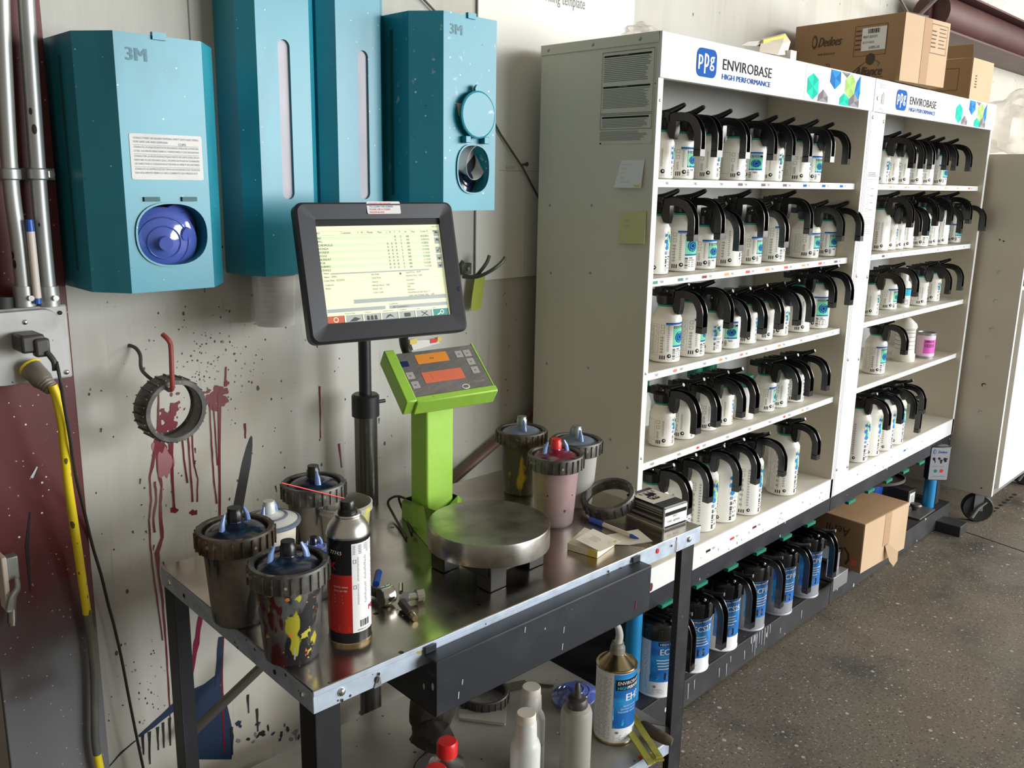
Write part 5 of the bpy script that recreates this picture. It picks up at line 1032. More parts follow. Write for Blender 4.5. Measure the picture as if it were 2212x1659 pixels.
mb = MB(); d = Dec(mb, plane((cx0, 1.56, 0), (0, -1, 0), (0, 0, 1)), .0006)
for i in range(6):
    z = .50+i*.118; d.disc(1.56-1.105, z, .010, 'card_ink', 1, .0085, 12) if i == 1 else d.disc(1.56-1.105, z, .010, 'ink_faint', 1, .0085, 12); d.disc(1.56-1.102, z-.002, .0075, 'cab_side_shaded', 2, .006, 10)
for (y, z) in ((1.06, .175), (1.20, .19), (1.22, .56), (1.12, 1.22), (1.105, 1.215)): d.disc(1.56-y, z, .0035, 'card_ink', 1)
mb.build('pin_holes', t)
def caster(name, P, label_part, rz):
    q = bpy.data.objects.new(name, None); COL.objects.link(q); q.parent = t; q.location = P; q.rotation_euler = (0, 0, rz)
    MB().lathe([(.0, -.014), (.030, -.014), (.058, -.018), (.063, -.012), (.063, .012), (.058, .018), (.030, .014), (0, .014)], 'rubber', 32, Matrix.Rotation(PI/2, 4, 'Y') @ Matrix.Identity(4)).build('wheel', q)
    MB().bx(-.022, -.019, -.018, .018, -.01, .070, 'grey_metal').bx(.019, .022, -.018, .018, -.01, .070, 'grey_metal').bx(-.03, .03, -.03, .03, .068, .078, 'grey_metal').cyl((-.03, 0, 0), (.03, 0, 0), .006, 'chrome', 10).tube([(-.026, -.03, .035), (-.028, 0, .005), (-.028, .022, -.04)], [.004, .006, .008], 'galv', 8).build('fork', q)
caster('caster', (4.015, 1.085, .064), '', .5); caster('caster', (4.72, 1.085, .064), '', .2)
# ============================================================ TABLE
TZ = .7296; TYAW = -.0353; TL, TD = .9129, .5288
tbl = thing('steel_work_table', 'stainless topped work table on black angle legs, its lower shelf cluttered', 'table', (.5996, 1.4718, 0), TYAW)
TM = Matrix.Translation((.5996, 1.4718, 0)) @ Matrix.Rotation(TYAW, 4, 'Z'); TI = TM.inverted()
def T(u, v, z): return TM @ Vector((u, -v, z))          # u right, v towards the viewer
MB().bx(0, TL, -TD, 0, TZ-.003, TZ, 'steel_top').build('tabletop', tbl, bev=.0012)
mb = MB().bx(0, TL, -TD, -TD+.0025, TZ-.0355, TZ-.0035, 'galv_sky_tint').bx(0, .0025, -TD+.0025, 0, TZ-.0355, TZ-.0035, 'galv_sky_tint').bx(TL-.0125, TL-.010, -TD+.0025, 0, TZ-.0355, TZ-.0035, 'galv_sky_tint').bx(0, TL, -.0025, 0, TZ-.0355, TZ-.0035, 'galv_sky_tint').bx(0, TL, -TD-.0012, -TD, TZ-.0085, TZ-.0005, 'galv_sky_tint')
mb.build('apron', tbl, bev=.0008)
for (u, v, du, dv) in ((0, 0, 1, 1), (TL-.012, 0, -1, 1), (0, TD, 1, -1), (TL-.012, TD, -1, -1)):
    u0 = u+du*.003; v0 = v+dv*.003; w = .042
    mb = MB(); a, b = sorted((u0, u0+du*w)); c, d_ = sorted((-v0, -(v0+dv*.003))); mb.bx(a, b, c, d_, 0, TZ-.012, 'leg_black')
    a, b = sorted((u0, u0+du*.003)); c, d_ = sorted((-v0, -(v0+dv*w))); mb.bx(a, b, c, d_, 0, TZ-.012, 'leg_black')
    lg = mb.build('leg', tbl, bev=.0008)
mb = MB()
for u in (.045, TL-.040): mb.sphere((u, -TD-.001, TZ-.019), .0062, 'chrome', 14, (1, .6, 1))
for v in (.04, .50): mb.sphere((-.001, -v, TZ-.019), .0058, 'chrome', 14, (.6, 1, 1))
mb.build('bolt_heads', tbl)
mb = MB()
for v in (.10, .42): mb.cyl((-.0008, -v, TZ-.020), (.0, -v, TZ-.020), .004, 'dark_in', 10)
mp = plane((0, -TD-.0013, TZ-.036), (1, 0, 0), (0, 0, 1)); d = Dec(mb, mp, .0005)
ribbon(mb, [(TL-.085, .034), (TL-.084, .018), (TL-.086, .002)], .0022, 'drip_red', mp, .0006)
for (a, b, r_, m) in ((TL-.145, .022, .004, 'cap_red'), (TL-.10, .020, .002, 'ink'), (.105, .012, .004, 'ink'), (.108, .020, .002, 'ink'), (.045, .004, .002, 'ink'), (.62, .024, .002, 'ink'), (.70, .018, .0028, 'ink'), (.655, .020, .0018, 'ink')): d.disc(a, b, r_, m, 1, r_*1.4, 9)
d.poly([(.099, .000), (.106, .018), (.110, .016), (.113, .0)], 'ink_grey', 1)
mb.build('paint_marks', tbl)
mb = MB(); mp = plane((0, 0, TZ), (1, 0, 0), (0, 1, 0)); d = Dec(mb, mp, .0004)
for (x, y, r_) in ((905, 1410, .0042), (1030, 1222, .0018), (870, 1330, .0015), (1225, 1205, .0015)):
    p = TI @ az(x, y, TZ); d.disc(p.x, p.y, r_, 'paper_yellow' if r_ > .003 else 'white', 1, None, 9)
mb.build('paint_spot', tbl)
SZ_ = .250
lsh = MB().bx(.006, TL-.018, -TD+.006, -.012, SZ_-.003, SZ_, 'steel_shelf').bx(.006, TL-.018, -TD+.004, -TD+.006, SZ_-.03, SZ_, 'galv_sky_tint').bx(TL-.020, TL-.018, -TD+.006, -.012, SZ_-.03, SZ_, 'galv_sky_tint').bx(.006, .008, -TD+.006, -.012, SZ_-.03, SZ_, 'galv_sky_tint').build('lower_shelf', tbl, bev=.0008)
mb = MB(); d = Dec(mb, plane((0, 0, SZ_), (1, 0, 0), (0, 1, 0)), .0004)
for (x, y, m) in ((1384, 1636, 'cap_red'), (1205, 1583, 'white'), (1040, 1640, 'ink')): p = TI @ az(x, y, SZ_); d.disc(p.x, p.y, .005 if m == 'cap_red' else .002, m, 1, None, 9)
mb.build('paint_spot', lsh)
# black tray hooked under the front edge
tr = thing('hooked_tray', 'long black steel tray with paint chips hooked below the table front', 'tray')
tr.matrix_world = TM
u0, u1 = .190, .708; f0 = -TD-.033
mb = MB().bx(u0, u1, f0, f0+.002, .622, .713, 'black_steel').bx(u0, u1, f0, -TD-.003, .712, .7145, 'black_steel').bx(u0, u0+.002, f0+.002, -.39, .622, .690, 'black_steel').bx(u1-.002, u1, f0+.002, -.39, .622, .690, 'black_steel').bx(u0, u1, f0+.002, -.39, .620, .622, 'black_steel').bx(u0, u0+.022, -TD-.006, -TD-.0035, .7146, .727, 'black_steel').bx(u1-.022, u1, -TD-.006, -TD-.0035, .7146, .727, 'black_steel')
mb.build('tray_body', tr, bev=.0012)
mb = MB(); mp = plane((0, f0, 0), (1, 0, 0), (0, 0, 1)); d = Dec(mb, mp, .0008)
for (x, y, l) in ((1208, 1348, .012), (1127, 1350, .010), (1205, 1384, .012), (996, 1465, .009), (988, 1492, .012)):
    p = TI @ ay(x, y, .905); ribbon(mb, [(p.x, p.z), (p.x-.001, p.z-l)], [.0028, .0022], 'silver_lab', mp, .0008)
p = TI @ ay(1357, 1300, .905); ribbon(mb, [(p.x, p.z+.008), (p.x-.001, p.z-.008)], .003, 'drip_red', mp, .0008)
mb.build('paint_marks', tr)

# ============================================================ THINGS ON THE TABLE
def cup(label, P, body, coll, lid, plug, rz=0, s=1.0, collar=True, clips=2, cm='clip_blue'):
    t = thing('lidded_mixing_cup', label, 'mixing cup', P, rz, 'lidded mixing cups on the table'); t.scale = (s, s, s); e = .013
    MB().lathe([(0, .003), (.036, 0), (.039, .003), (.040, .008), (.0485, .116+e), (.0485, .118+e)], body, 44).build('cup_body', t)
    if collar:
        c = MB().ring([(r_, z_+e) for r_, z_ in [(.049, .106), (.0560, .107), (.0575, .110), (.0575, .133), (.0560, .1365), (.0495, .1365), (.0480, .134), (.049, .130)]], coll, 52).build('screw_collar', t)
        mb = MB()
        for k in range(26): mb.bx(.0565, .0600, -.0012, .0012, .109+e, .1335+e, coll, Matrix.Rotation(2*PI*k/26, 4, 'Z'))
        mb.build('grip_ribs', c)
    zb = .130+e if collar else .120+e
    r0 = .0490 if collar else .0560
    pr = [(r0, zb-.006), (r0, zb-.001), (r0*.94, zb+.001), (.036, zb+.0065), (.026, zb+.010), (.0225, .0105+zb), (.017, zb+.0125), (.0118, zb+.015), (.0110, zb+.018), (.0110, zb+.026), (.0, zb+.026)]
    l = MB().lathe(pr, lid, 44).build('lid', t)
    if plug: MB().lathe([(.0116, zb+.017), (.0116, zb+.029), (.0102, zb+.031), (.0102, zb+.037), (0, zb+.037)], plug, 24).build('spout_plug', l)
    if not collar:
        MB().ring([(r0, zb-.006), (r0+.0012, zb-.004), (r0+.0012, zb), (r0-.003, zb+.002)], 'lid_greyblue', 44).ring([(.030, zb+.0085), (.031, zb+.0105), (.034, zb+.0085)], 'lid_greyblue', 44).build('blue_edge_ring', l)
    for k in range(clips):
        a = PI*k; M = Matrix.Rotation(a, 4, 'Z')
        MB().tube([M @ Vector((.0265, 0, zb+.008)), M @ Vector((.0245, 0, zb+.020)), M @ Vector((.0190, 0, zb+.032))], [.0062, .0050, .0020], cm, 10, .8).build('latch_clip', l)
    return t
cup('dirty mixing cup with brown collar at the left edge of the table', az(518, 1334, TZ), 'cup_dirty', 'collar_brown', 'lid_navy', 'plastic_black', .3, 1.04)
cup('mixing cup smeared with yellow and red paint, front left table corner', az(631, 1413, TZ), 'cup_paint', 'collar', 'lid_navy', 'plastic_black', -.35, 1.0)
p = az(681, 1045, TZ+.149)+Vector((.004, .012, 0)); p.z = TZ
cup('grey cup with navy lid beside the pole, behind the open cup', p, 'cup_dirty', 'collar', 'lid_navy', 'plastic_black', 1.3, 1.0)
p = az(583, 1128, TZ+.125)+Vector((.008, .016, 0)); p.z = TZ
cup('cream white cup without collar behind the brown collared cup', p, 'cup_white', 'collar', 'lid_cream', 'lid_cream', .6, .92, False)
p = az(677, 1160, TZ+.105); p.z = TZ
cup('small blue lidded cup mostly hidden between spray can and paint smeared cup', p, 'cup_dirty', 'collar', 'lid_blue', 'lid_navy', .1, .62, False)
cup('mixing cup streaked with yellow and white paint, rear right beside the rack', az(1124, 1060, TZ), 'cup_yellow', 'collar_brown', 'lid_greyblue', 'grey_metal', 1.0, .98)
cup('translucent grey mixing cup standing behind the pink one, beside the rack', az(1240, 1086, TZ), 'cup_grey', 'collar', 'lid_greyblue', 'grey_metal', 1.1, .98)
cup('pinkish mixing cup with dark red lid and bright red stopper', az(1196, 1127, TZ), 'cup_pink', 'collar', 'lid_red', 'cap_red', -.3, 1.0)
# open cup
p = az(742, 1085, TZ+.112); p.z = TZ
t = thing('open_mixing_cup', 'open translucent cup with yellow paint stains behind the spray can', 'mixing cup', p)
MB().lathe([(0, .003), (.036, 0), (.039, .003), (.0485, .098), (.0525, .101), (.0525, .106), (.0510, .108), (.0530, .112), (.0500, .114), (.0478, .110), (.0380, .006), (0, .006)], 'cup_open', 48).build('cup_body', t)
a_, b_ = az(608, 1043, TZ+.185), az(750, 1078, TZ+.128)
tag(MB().cyl(a_, b_, .0011, 'cap_red', 8).build('spray_straw'), 'thin red straw resting across the rim of the open cup', 'straw')
# spray can
t = thing('spray_can', 'black red and white aerosol can numbered 77743 at the front of the table', 'spray can', az(757, 1374, TZ))
b = MB().lathe([(0, .006), (.028, .003), (.0315, 0), (.0325, .001), (.0330, .003), (.0325, .005), (.0322, .007), (.0322, .168), (.0328, .170), (.0322, .173)], 'spray_black', 48).build('can_body', t)
MB().lathe([(.0335, .0), (.0335, .004), (.0322, .0055)], 'brass', 48).build('base_rim', t)
MB().lathe([(.0322, .170), (.0330, .172), (.0325, .175), (.0300, .184), (.0255, .192), (.0205, .197), (.0195, .199), (.0205, .201), (.0195, .203), (.0150, .203), (.0140, .201), (0, .201)], 'aluminium', 48).build('shoulder_dome', t)
MB().lathe([(.0150, .199), (.0142, .208), (.0115, .211), (.0115, .219), (.0100, .222), (0, .222)], 'plastic_black', 24).build('nozzle_cap', t)
mb = MB(); q = .0324*PI/180; A = lambda a: (a+10)*q; d = Dec(mb, roundm(.0324), .00025)
d.rect(A(-130), A(-37), .022, .116, 'spray_red', 1); d.rect(A(-37), A(36), .022, .165, 'white', 1)
d.text('77743', A(-99), .148, .0058, 'sticker', 1, wx=1, bold=.0002); d.text('X', A(-104), .124, .0120, 'cap_red', 2, wx=1.1, bold=.001); pass
for i, s in enumerate(('Quickly cleans', 'spray gun tips')): d.text(s, A(-88), .096-i*.006, .003, 'sticker', 2, wx=.9)
d.lines(A(-86), A(-56), .068, .084, 3, 'salmon', 2); d.lines(A(-100), A(-40), .024, .033, 3, 'salmon', 2, .3, .2)
d.lines(A(-33), A(33), .147, .162, 6, 'ink_grey', 2, .45, .08); d.lines(A(-22), A(33), .104, .143, 17, 'ink_grey', 2, .45, .12); d.lines(A(-22), A(33), .066, .100, 15, 'ink_grey', 2, .45, .12)
for z in (.134, .093): d.frame(A(-33), A(-25), z, z+.006, .0005, 'ink', 2)
d.bar(A(-16), A(14), .030, .041, 18, 'ink', True, 2); d.rect(A(14), A(33), .052, .060, 'cap_red', 2); d.rect(A(16), A(22), .056, .060, 'lab_blue', 3); d.text('SEM PRODUCTS, INC.', A(-24), .0245, .0024, 'ink', 2, wx=.8)
mb.build('printed_label', b)
b.rotation_euler = (0, 0, math.radians(0))
# stirring stick
a_, b_ = az(497, 1188, TZ), ay(543, 942, 1.52); a_.z = TZ
dv = (b_-a_); t = thing('stirring_stick', 'dark grey flat stick leaning up against the wall behind the brown collared cup', 'stick')
sd = Vector((.80, -.45, 0)); sd = (sd-dv.normalized()*sd.dot(dv.normalized())).normalized(); nn = sd.cross(dv.normalized())
mb = MB(); vs = []
for f, w in ((0, .0095), (.3, .0095), (.75, .0088), (.9, .006), (.98, .003), (1.0, .001)):
    c = a_+dv*f
    for k in (-1, 1):
        for l in (-1, 1): vs.append(c+sd*w*k+nn*.0012*l)
fs = []
for i in range(5):
    o = 4*i; fs += [(o, o+2, o+6, o+4), (o+1, o+5, o+7, o+3), (o, o+4, o+5, o+1), (o+2, o+3, o+7, o+6)]
mb.add(vs, fs+[(0, 1, 3, 2), (20, 22, 23, 21)], 'grey_stick').build('blade', t)
# air fittings
def fitting(name, label, cat, parts):
    t = thing(name, label, cat)
    for nm, f in parts:
        mb = MB(); f(mb); mb.build(nm, t)
    return t
A_ = lambda x, y, h: (lambda p: Vector((p.x, p.y, p.z)))(az(x, y, TZ+h))
g0, g1 = A_(822, 1290, .017), A_(852, 1278, .019)
fitting('pressure_gauge', 'small chrome pressure gauge lying on its side right of the spray can', 'gauge', [
 ('gauge_case', lambda m: m.lathe([(0, 0), (.0150, 0), (.0162, .002), (.0162, .020), (.0150, .022), (0, .022)], 'chrome', 32, Matrix.Translation(g0) @ (g1-g0).to_track_quat('Z', 'Y').to_matrix().to_4x4())),
 ('dial_face', lambda m: m.lathe([(0, -.0005), (.0145, -.0005), (.0145, .0)], 'rod_grey', 32, Matrix.Translation(g0) @ (g1-g0).to_track_quat('Z', 'Y').to_matrix().to_4x4())),
 ('rear_valve', lambda m: m.cyl(A_(802, 1275, .012), A_(818, 1282, .014), .008, 'plug_dark', 16).cyl(A_(812, 1262, .018), A_(818, 1236, .020), .006, 'blue_part', 12))])
fitting('air_regulator', 'chrome knurled regulator knob and coupler lying beside the gauge', 'air fitting', [
 ('body', lambda m: m.cyl(A_(868, 1290, .012), A_(884, 1290, .012), .008, 'grey_metal', 16).cyl(A_(866, 1280, .012), A_(866, 1262, .014), .004, 'chrome', 10)),
 ('stem', lambda m: m.cyl(A_(880, 1290, .012), A_(902, 1286, .012), .0062, 'chrome', 16)),
 ('knurled_knob', lambda m: [m.cyl(A_(899, 1287, .012), A_(914, 1284, .012), .0108, 'chrome', 24)] and [m.cyl(A_(899, 1287, .012)+Vector((0, 0, 0)), A_(914, 1284, .012), .0115, 'chrome', 7)]),
 ('coupler', lambda m: m.cyl(A_(868, 1302, .010), A_(888, 1326, .007), .0078, 'plug_dark', 6).cyl(A_(886, 1323, .007), A_(897, 1336, .0055), .0052, 'brass', 14))])
# ---- balance
sc = thing('paint_scale', 'mixing scale with round steel platter and green taped column and display', 'scale', (0, 0, 0))
pc = az(1056, 1126, TZ+.088); R_ = .1115
mb = MB().lathe([(0, .046), (R_-.004, .046), (R_, .048), (R_, .084), (R_-.0015, .0875), (R_-.004, .088), (0, .088)], 'platter', 96, Matrix.Translation((pc.x, pc.y, TZ))); mb.build('platter', sc)
mb = MB(); 
for (dx, dy) in ((-.052, -.062), (.062, -.045), (.055, .06), (-.06, .05)): mb.bx(pc.x+dx-.020, pc.x+dx+.020, pc.y+dy-.018, pc.y+dy+.018, TZ+.0005, TZ+.047, 'plastic_black')
mb.bx(pc.x-.075, pc.x+.075, pc.y-.075, pc.y+.075, TZ+.026, TZ+.045, 'plastic_black'); mb.build('base_feet', sc, bev=.002)
# column, flared taped base, display head
cc = Vector((1.064, 1.268, 0))
mb = MB().bx(1.028, 1.096, 1.235, 1.285, TZ+.012, .998, 'tape_green'); mb.build('taped_column', sc, bev=.004)
q = [az(868, 1106, TZ+.012), az(928, 1182, TZ+.004), az(985, 1190, TZ+.006), az(1000, 1100, TZ+.010), az(930, 1085, TZ+.014), az(880, 1092, TZ+.018)]
mb = MB(); top = [p+Vector((0, 0, .022)) for p in q]; q0 = [Vector((p.x, p.y, TZ+.001)) for p in q]
mb.add(q0+top, [(5, 4, 3, 2, 1, 0), (6, 7, 8, 9, 10, 11)]+[(i, (i+1) % 6, 6+(i+1) % 6, 6+i) for i in range(6)], 'tape_green')
cb = [Vector((1.016, 1.231, TZ+.075)), Vector((1.060, 1.229, TZ+.05)), Vector((1.104, 1.231, TZ+.075)), Vector((1.104, 1.290, TZ+.075)), Vector((1.016, 1.290, TZ+.075))]
mb.add([top[0], top[1], top[2], top[3], top[4]]+[cb[0], cb[1], cb[2], cb[3], cb[4]], [(0, 1, 6, 5), (1, 2, 7, 6), (2, 3, 8, 7), (3, 4, 9, 8), (4, 0, 5, 9)], 'tape_green'); mb.build('taped_base', sc, ang=12)
def Rzxy(a, b, c):
    return Matrix.Rotation(a, 4, 'Z') @ Matrix.Rotation(b, 4, 'X') @ Matrix.Rotation(c, 4, 'Y')
hc = Vector((1.074, 1.239, 1.063)); HM = Matrix.Translation(hc) @ Rzxy(-.2955, -.9141, -.051)
w, h = .165, .108
hd = MB().bx(-w/2-.004, w/2+.004, .002, .030, -h/2-.006, h/2+.006, 'tape_green', HM).build('display_head', sc, bev=.006)
mb = MB().bx(-w/2-.020, -w/2+.002, -.004, .034, -h/2-.010, h/2+.010, 'tape_green', HM).bx(-w/2, w/2+.006, -.003, .034, -h/2-.014, -h/2+.001, 'tape_green', HM).bx(w/2, w/2+.005, -.001, .030, -h/2, h/2+.006, 'tape_green', HM); mb.build('tape_edge', hd, bev=.005)
mb = MB().bx(-w/2, w/2, -.001, .004, -h/2, h/2, 'head_grey', HM); mb.build('film_covered_face', hd, bev=.001)
def hm(a, b, d_=0): return HM @ Vector((a, -.001-d_, b))
mb = MB(); d = Dec(mb, hm, .0004)
d.rect(-.045, .022, .022, .046, 'orange', 1); d.text('<>', -.018, .030, .006, 'card_ink', 2); d.rect(-.048, .036, -.026, .001, 'salmon', 1); d.lines(-.030, .02, -.021, -.004, 3, 'salmon', 2)
for (a, b) in ((.040, .034), (.058, .034), (.057, .012), (.057, -.010), (-.078, -.003), (-.076, -.026)): d.rect(a-.0005, a+.0145, b-.008, b+.009, 'key_grey', 1); d.disc(a+.007, b, .0018, 'ink_grey', 2)
Dec(mb, lambda a, b, d_=0: hm(-a, -b, d_), .0004).text('sartorius', -.072, .036, .005, 'key_grey', 1); d.disc(.028, -.046, .008, 'white', 1, .006); d.disc(.028, -.046, .006, 'head_grey', 2, .004); d.rect(-.080, -.064, .020, .034, 'lab_navy', 1)
mb.build('keypad_windows', hd)
C_ = lambda l: smooth([az(x, y, TZ+h) for x, y, h in l])
tag(MB().tube(C_([(900, 1092, .030), (862, 1072, .045), (838, 1084, .030), (850, 1112, .010), (870, 1148, .004), (878, 1162, .004)]), .0027, 'plug_dark', 8).tube(C_([(900, 1098, .020), (880, 1080, .034), (862, 1074, .040), (868, 1096, .014), (882, 1128, .004), (890, 1150, .004)]), .0025, 'plug_dark', 8).build('scale_cable'), 'grey looped cable on the tabletop at the foot of the green scale column', 'cable')
# ---- ring, colour deck, pen, notes
c = az(1318, 1092, TZ+.03)
collar_ring('cup_collar', 'grey plastic ring on the table leaning on the colour deck', Matrix.Translation((1.409, 1.084, TZ+.022)) @ Matrix.Rotation(-.15, 4, 'Z') @ Matrix.Rotation(-.36, 4, 'Y') @ Matrix.Rotation(.06, 4, 'X'), 'collar', .0575, .026)
t = thing('colour_deck', 'thick black and cream colour chip deck at the right front of the table', 'colour swatch book')
P0, P1, P2 = az(1352, 1112, TZ), az(1441, 1148, TZ), az(1477, 1125, TZ)
u = (P1-P0); Lk = u.length*.93; u.normalize(); v = Vector((-u.y, u.x, 0)); 
if v.dot(P2-P1) < 0: v = -v
BM = Matrix(((u.x, v.x, 0, P0.x), (u.y, v.y, 0, P0.y), (0, 0, 1, TZ+.0005), (0, 0, 0, 1))); t.matrix_world = BM
Wk = .068; Hk = .046
MB().bx(.002, Lk-.006, .002, Wk, .003, Hk-.003, 'rod_grey').build('card_stack', t)
mb = MB()
for i in range(16): z = .004+i*.0025; mb.bx(.0, Lk-.008, .001-random.random()*.002, .003, z, z+.0012, random.choice(['plug_dark', 'rod_grey', 'card_ink', 'key_grey']))
mb.build('card_edges', t)
mb = MB().bx(0, Lk, 0, Wk+.002, Hk-.003, Hk, 'plastic_black').bx(Lk-.004, Lk, 0, Wk+.002, 0, Hk, 'sticker').bx(0, Lk, 0, Wk+.002, 0, .002, 'paper').build('cover', t)
d0 = MB(); d = Dec(d0, plane((0, 0, Hk), (1, 0, 0), (0, 1, 0)), .0004); d.rect(.012, Lk*.70, .001, Wk, 'paper', 1); d.rect(Lk*.24, Lk*.38, .026, .050, 'ink', 2)
mp2 = plane((Lk*.55, .018, Hk), (0, 1, 0), (-1, 0, 0)); dd = Dec(d0, mp2, .0004); dd.ppg(0, 0, .024, .020, 2, 'ink', 'paper'); d.rect(Lk-.004, Lk, 0, Wk, 'white', 1)
d.lines(.016, .03, .01, .06, 4, 'ink_grey', 2)
e1 = Dec(d0, plane((Lk, 0, 0), (0, 1, 0), (0, 0, 1)), .0005); e1.rect(.001, Wk, Hk-.018, Hk-.010, 'ink', 1); e1.rect(.001, Wk, .002, .006, 'ink', 1); e1.text('MC1', .026, .022, .005, 'ink_grey', 1); e1.text('T7997 - 8099995', .008, .012, .005, 'ink_grey', 1, wx=.8)
d0.build('printed_cover', t)
a_, b_ = az(1276, 1122, TZ+.006), az(1380, 1164, TZ+.007)
t = thing('ballpoint_pen', 'white pen with blue cap lying across the loose note sheet', 'pen')
a1_ = a_.lerp(b_, .03); MB().cyl(a_.lerp(b_, .12), a_.lerp(b_, .84), .0048, 'marker_white', 14).build('barrel', t); MB().cyl(a_, a_.lerp(b_, .28), .0056, 'marker_blue', 14, .0052).build('cap', t); MB().cyl(a_.lerp(b_, .84), b_, .0045, 'marker_blue', 14, .0012).build('tip', t)
pd = [az(x, y, TZ) for x, y in ((1225, 1188), (1290, 1207), (1327, 1180), (1262, 1153))]
t = thing('sticky_note_pad', 'block of cream sticky notes with yellow edge near the table front', 'note pad')
MB().add([p+Vector((0, 0, .0006)) for p in pd]+[p+Vector((0, 0, .014)) for p in pd], [(3, 2, 1, 0), (4, 5, 6, 7)]+[(i, (i+1) % 4, 4+(i+1) % 4, 4+i) for i in range(4)], 'paper').build('pad_block', t, bev=.0004)
u = (pd[1]-pd[0]).normalized(); n_ = u.cross(Vector((0, 0, 1)))
m = MB(); Dec(m, plane(pd[0]+Vector((0, 0, .001)), u, (0, 0, 1)), .0005).rect((pd[1]-pd[0]).length*.68, (pd[1]-pd[0]).length, 0, .013, 'paper_yellow', 1, n=1); m.build('yellow_edge', t)
def sheet(name, label, px, h, m='paper', curl=.01):
    t = thing(name, label, 'note'); Q = [az(x, y, TZ+hh) for (x, y), hh in zip(px, h)]; c_ = sum(Q, Vector())/len(Q)-Vector((0, 0, .001)); n = len(Q)
    D_ = Vector((0, 0, .0006)); MB().add(Q+[c_]+[p-D_ for p in Q]+[c_-D_], [(i, (i+1) % n, n) for i in range(n)]+[(n+1+(i+1) % n, n+1+i, 2*n+1) for i in range(n)], m).build('sheet', t, ang=60); return t, Q
t, Q = sheet('loose_note', 'curling cream note lying on top of the sticky note pad', ((1243, 1165), (1281, 1142), (1342, 1170), (1296, 1191)), (.024, .030, .018, .018))
m = MB(); d = Dec(m, plane(Q[0]+Vector((0, 0, .002)), Q[3]-Q[0], (Q[1]-Q[0])), .002); d.lines(.02, .045, .012, .03, 4, 'ink_faint', 1, .4, .3); p_ = az(1329, 1170, TZ+.022); m.add([p_+Vector((a, b, .0004)) for a, b in ((-.005, -.003), (.006, -.001), (.005, .004), (-.006, .002))], [(0, 1, 2, 3)], 'paper_yellow'); m.build('writing', t)
sheet('loose_note', 'flat cream note with lifted corner under the pen', ((1330, 1176), (1296, 1158), (1378, 1143), (1410, 1169), (1360, 1177)), (.002, .004, .004, .008, .001))

# ---- monitor on its pole
mo = thing('pole_monitor', 'black touch screen monitor on a steel pole, order list on screen', 'monitor', (0, 0, 0))
px_, py_ = 1.086, 1.512
MB().cyl((px_, py_, .0), (px_, py_, .925), .0250, 'pole_steel', 28).build('steel_tube', mo)
cl = MB().lathe([(.026, 0), (.030, .001), (.030, .046), (.026, .050), (.014, .050)], 'pole_black', 28, Matrix.Translation((px_, py_, .915))).cyl((px_+.02, py_-.01, .945), (px_+.042, py_-.014, .945), .004, 'pole_black', 10).build('clamp_collar', mo)
MB().cyl((px_, py_, .95), (px_, py_, 1.20), .0135, 'pole_black', 20).build('black_rod', mo)
MS = .338/.355*.92
mc = Vector((0, 0, CAMZ))+(Vector((1.1075, 1.466, 1.2348))-Vector((0, 0, CAMZ)))*MS
MM = Matrix.Translation(mc) @ Rzxy(-.2259, -.2743, -.0038) @ Matrix.Scale(.92, 4); w, h = .338, .2715
def mm(a, b, d_=0): return MM @ Vector((a, -d_, b))
iw0, iw1, ih0, ih1 = -.130, .137, -.098, .103
def rr(x0, x1, z0, z1, r_, n=6): return [(cx+r_*math.cos((q+k/n)*PI/2), cz+r_*math.sin((q+k/n)*PI/2)) for cx, cz, q in ((x1-r_, z1-r_, 0), (x0+r_, z1-r_, 1), (x0+r_, z0+r_, 2), (x1-r_, z0+r_, 3)) for k in range(n+1)]
o_ = rr(-w/2, w/2, -h/2, h/2, .016); i_ = rr(iw0, iw1, ih0, ih1, .002); n = len(o_)
mb = MB(); vs = [mm(*p) for p in o_]+[mm(*p) for p in i_]+[mm(p[0], p[1], -.008) for p in i_]+[mm(p[0], p[1], -.020) for p in o_]+[mm(p[0]*.97, p[1]*.97, .004) for p in o_]
mb.add(vs, [(4*n+i, 4*n+(i+1) % n, n+(i+1) % n, n+i) for i in range(n)]+[(i, (i+1) % n, 4*n+(i+1) % n, 4*n+i) for i in range(n)]+[(n+i, n+(i+1) % n, 2*n+(i+1) % n, 2*n+i) for i in range(n)]+[(3*n+i, 3*n+(i+1) % n, (i+1) % n, i) for i in range(n)]+[tuple(range(3*n, 4*n))[::-1]], 'mon_black'); mb.build('bezel', mo)
MB().bx(-.06, .03, .020, .050, -.09, .03, 'mon_black', MM).build('rear_housing', mo, bev=.006)
MB().cyl((px_, py_, 1.175), MM @ Vector((-.01, .045, -.03)), .012, 'pole_black', 16).build('tilt_arm', mo)
mb = MB(); d = Dec(mb, lambda a, b, d_=0: mm(iw0+a, ih0+b, -.007+d_), .0003); sw, sh = iw1-iw0, ih1-ih0
d.rect(0, sw, 0, sh, 'scr_pale', 0, n=1); d.rect(0, sw, sh-.012, sh, 'scr_dark', 1, n=1)
for i in range(10):
    if i % 2 == 0: d.rect(.002, sw-.03, sh-.0385-i*.0069, sh-.0320-i*.0069, 'scr_band', 1, n=1)
hx = (.002, .052, .085, .093, .106, .128, .146, .154, .164, .175, .187, .202, .222, .250)
for x_, s in zip(hx, ('RO', 'Customer', 'Y', 'M..', 'Model', 'Plate', 'U', 'B', 'C', 'P', 'As', 'Due', 'Create D', 'Not')): d.text(s, x_, sh-.0275, .0040, 'scr_ink', 2, wx=.85)
d.rect(0, sw-.016, sh-.0225, sh-.0220, 'scr_grey', 2, n=1); d.rect(0, sw-.016, sh-.0300, sh-.0295, 'scr_grey', 2, n=1)
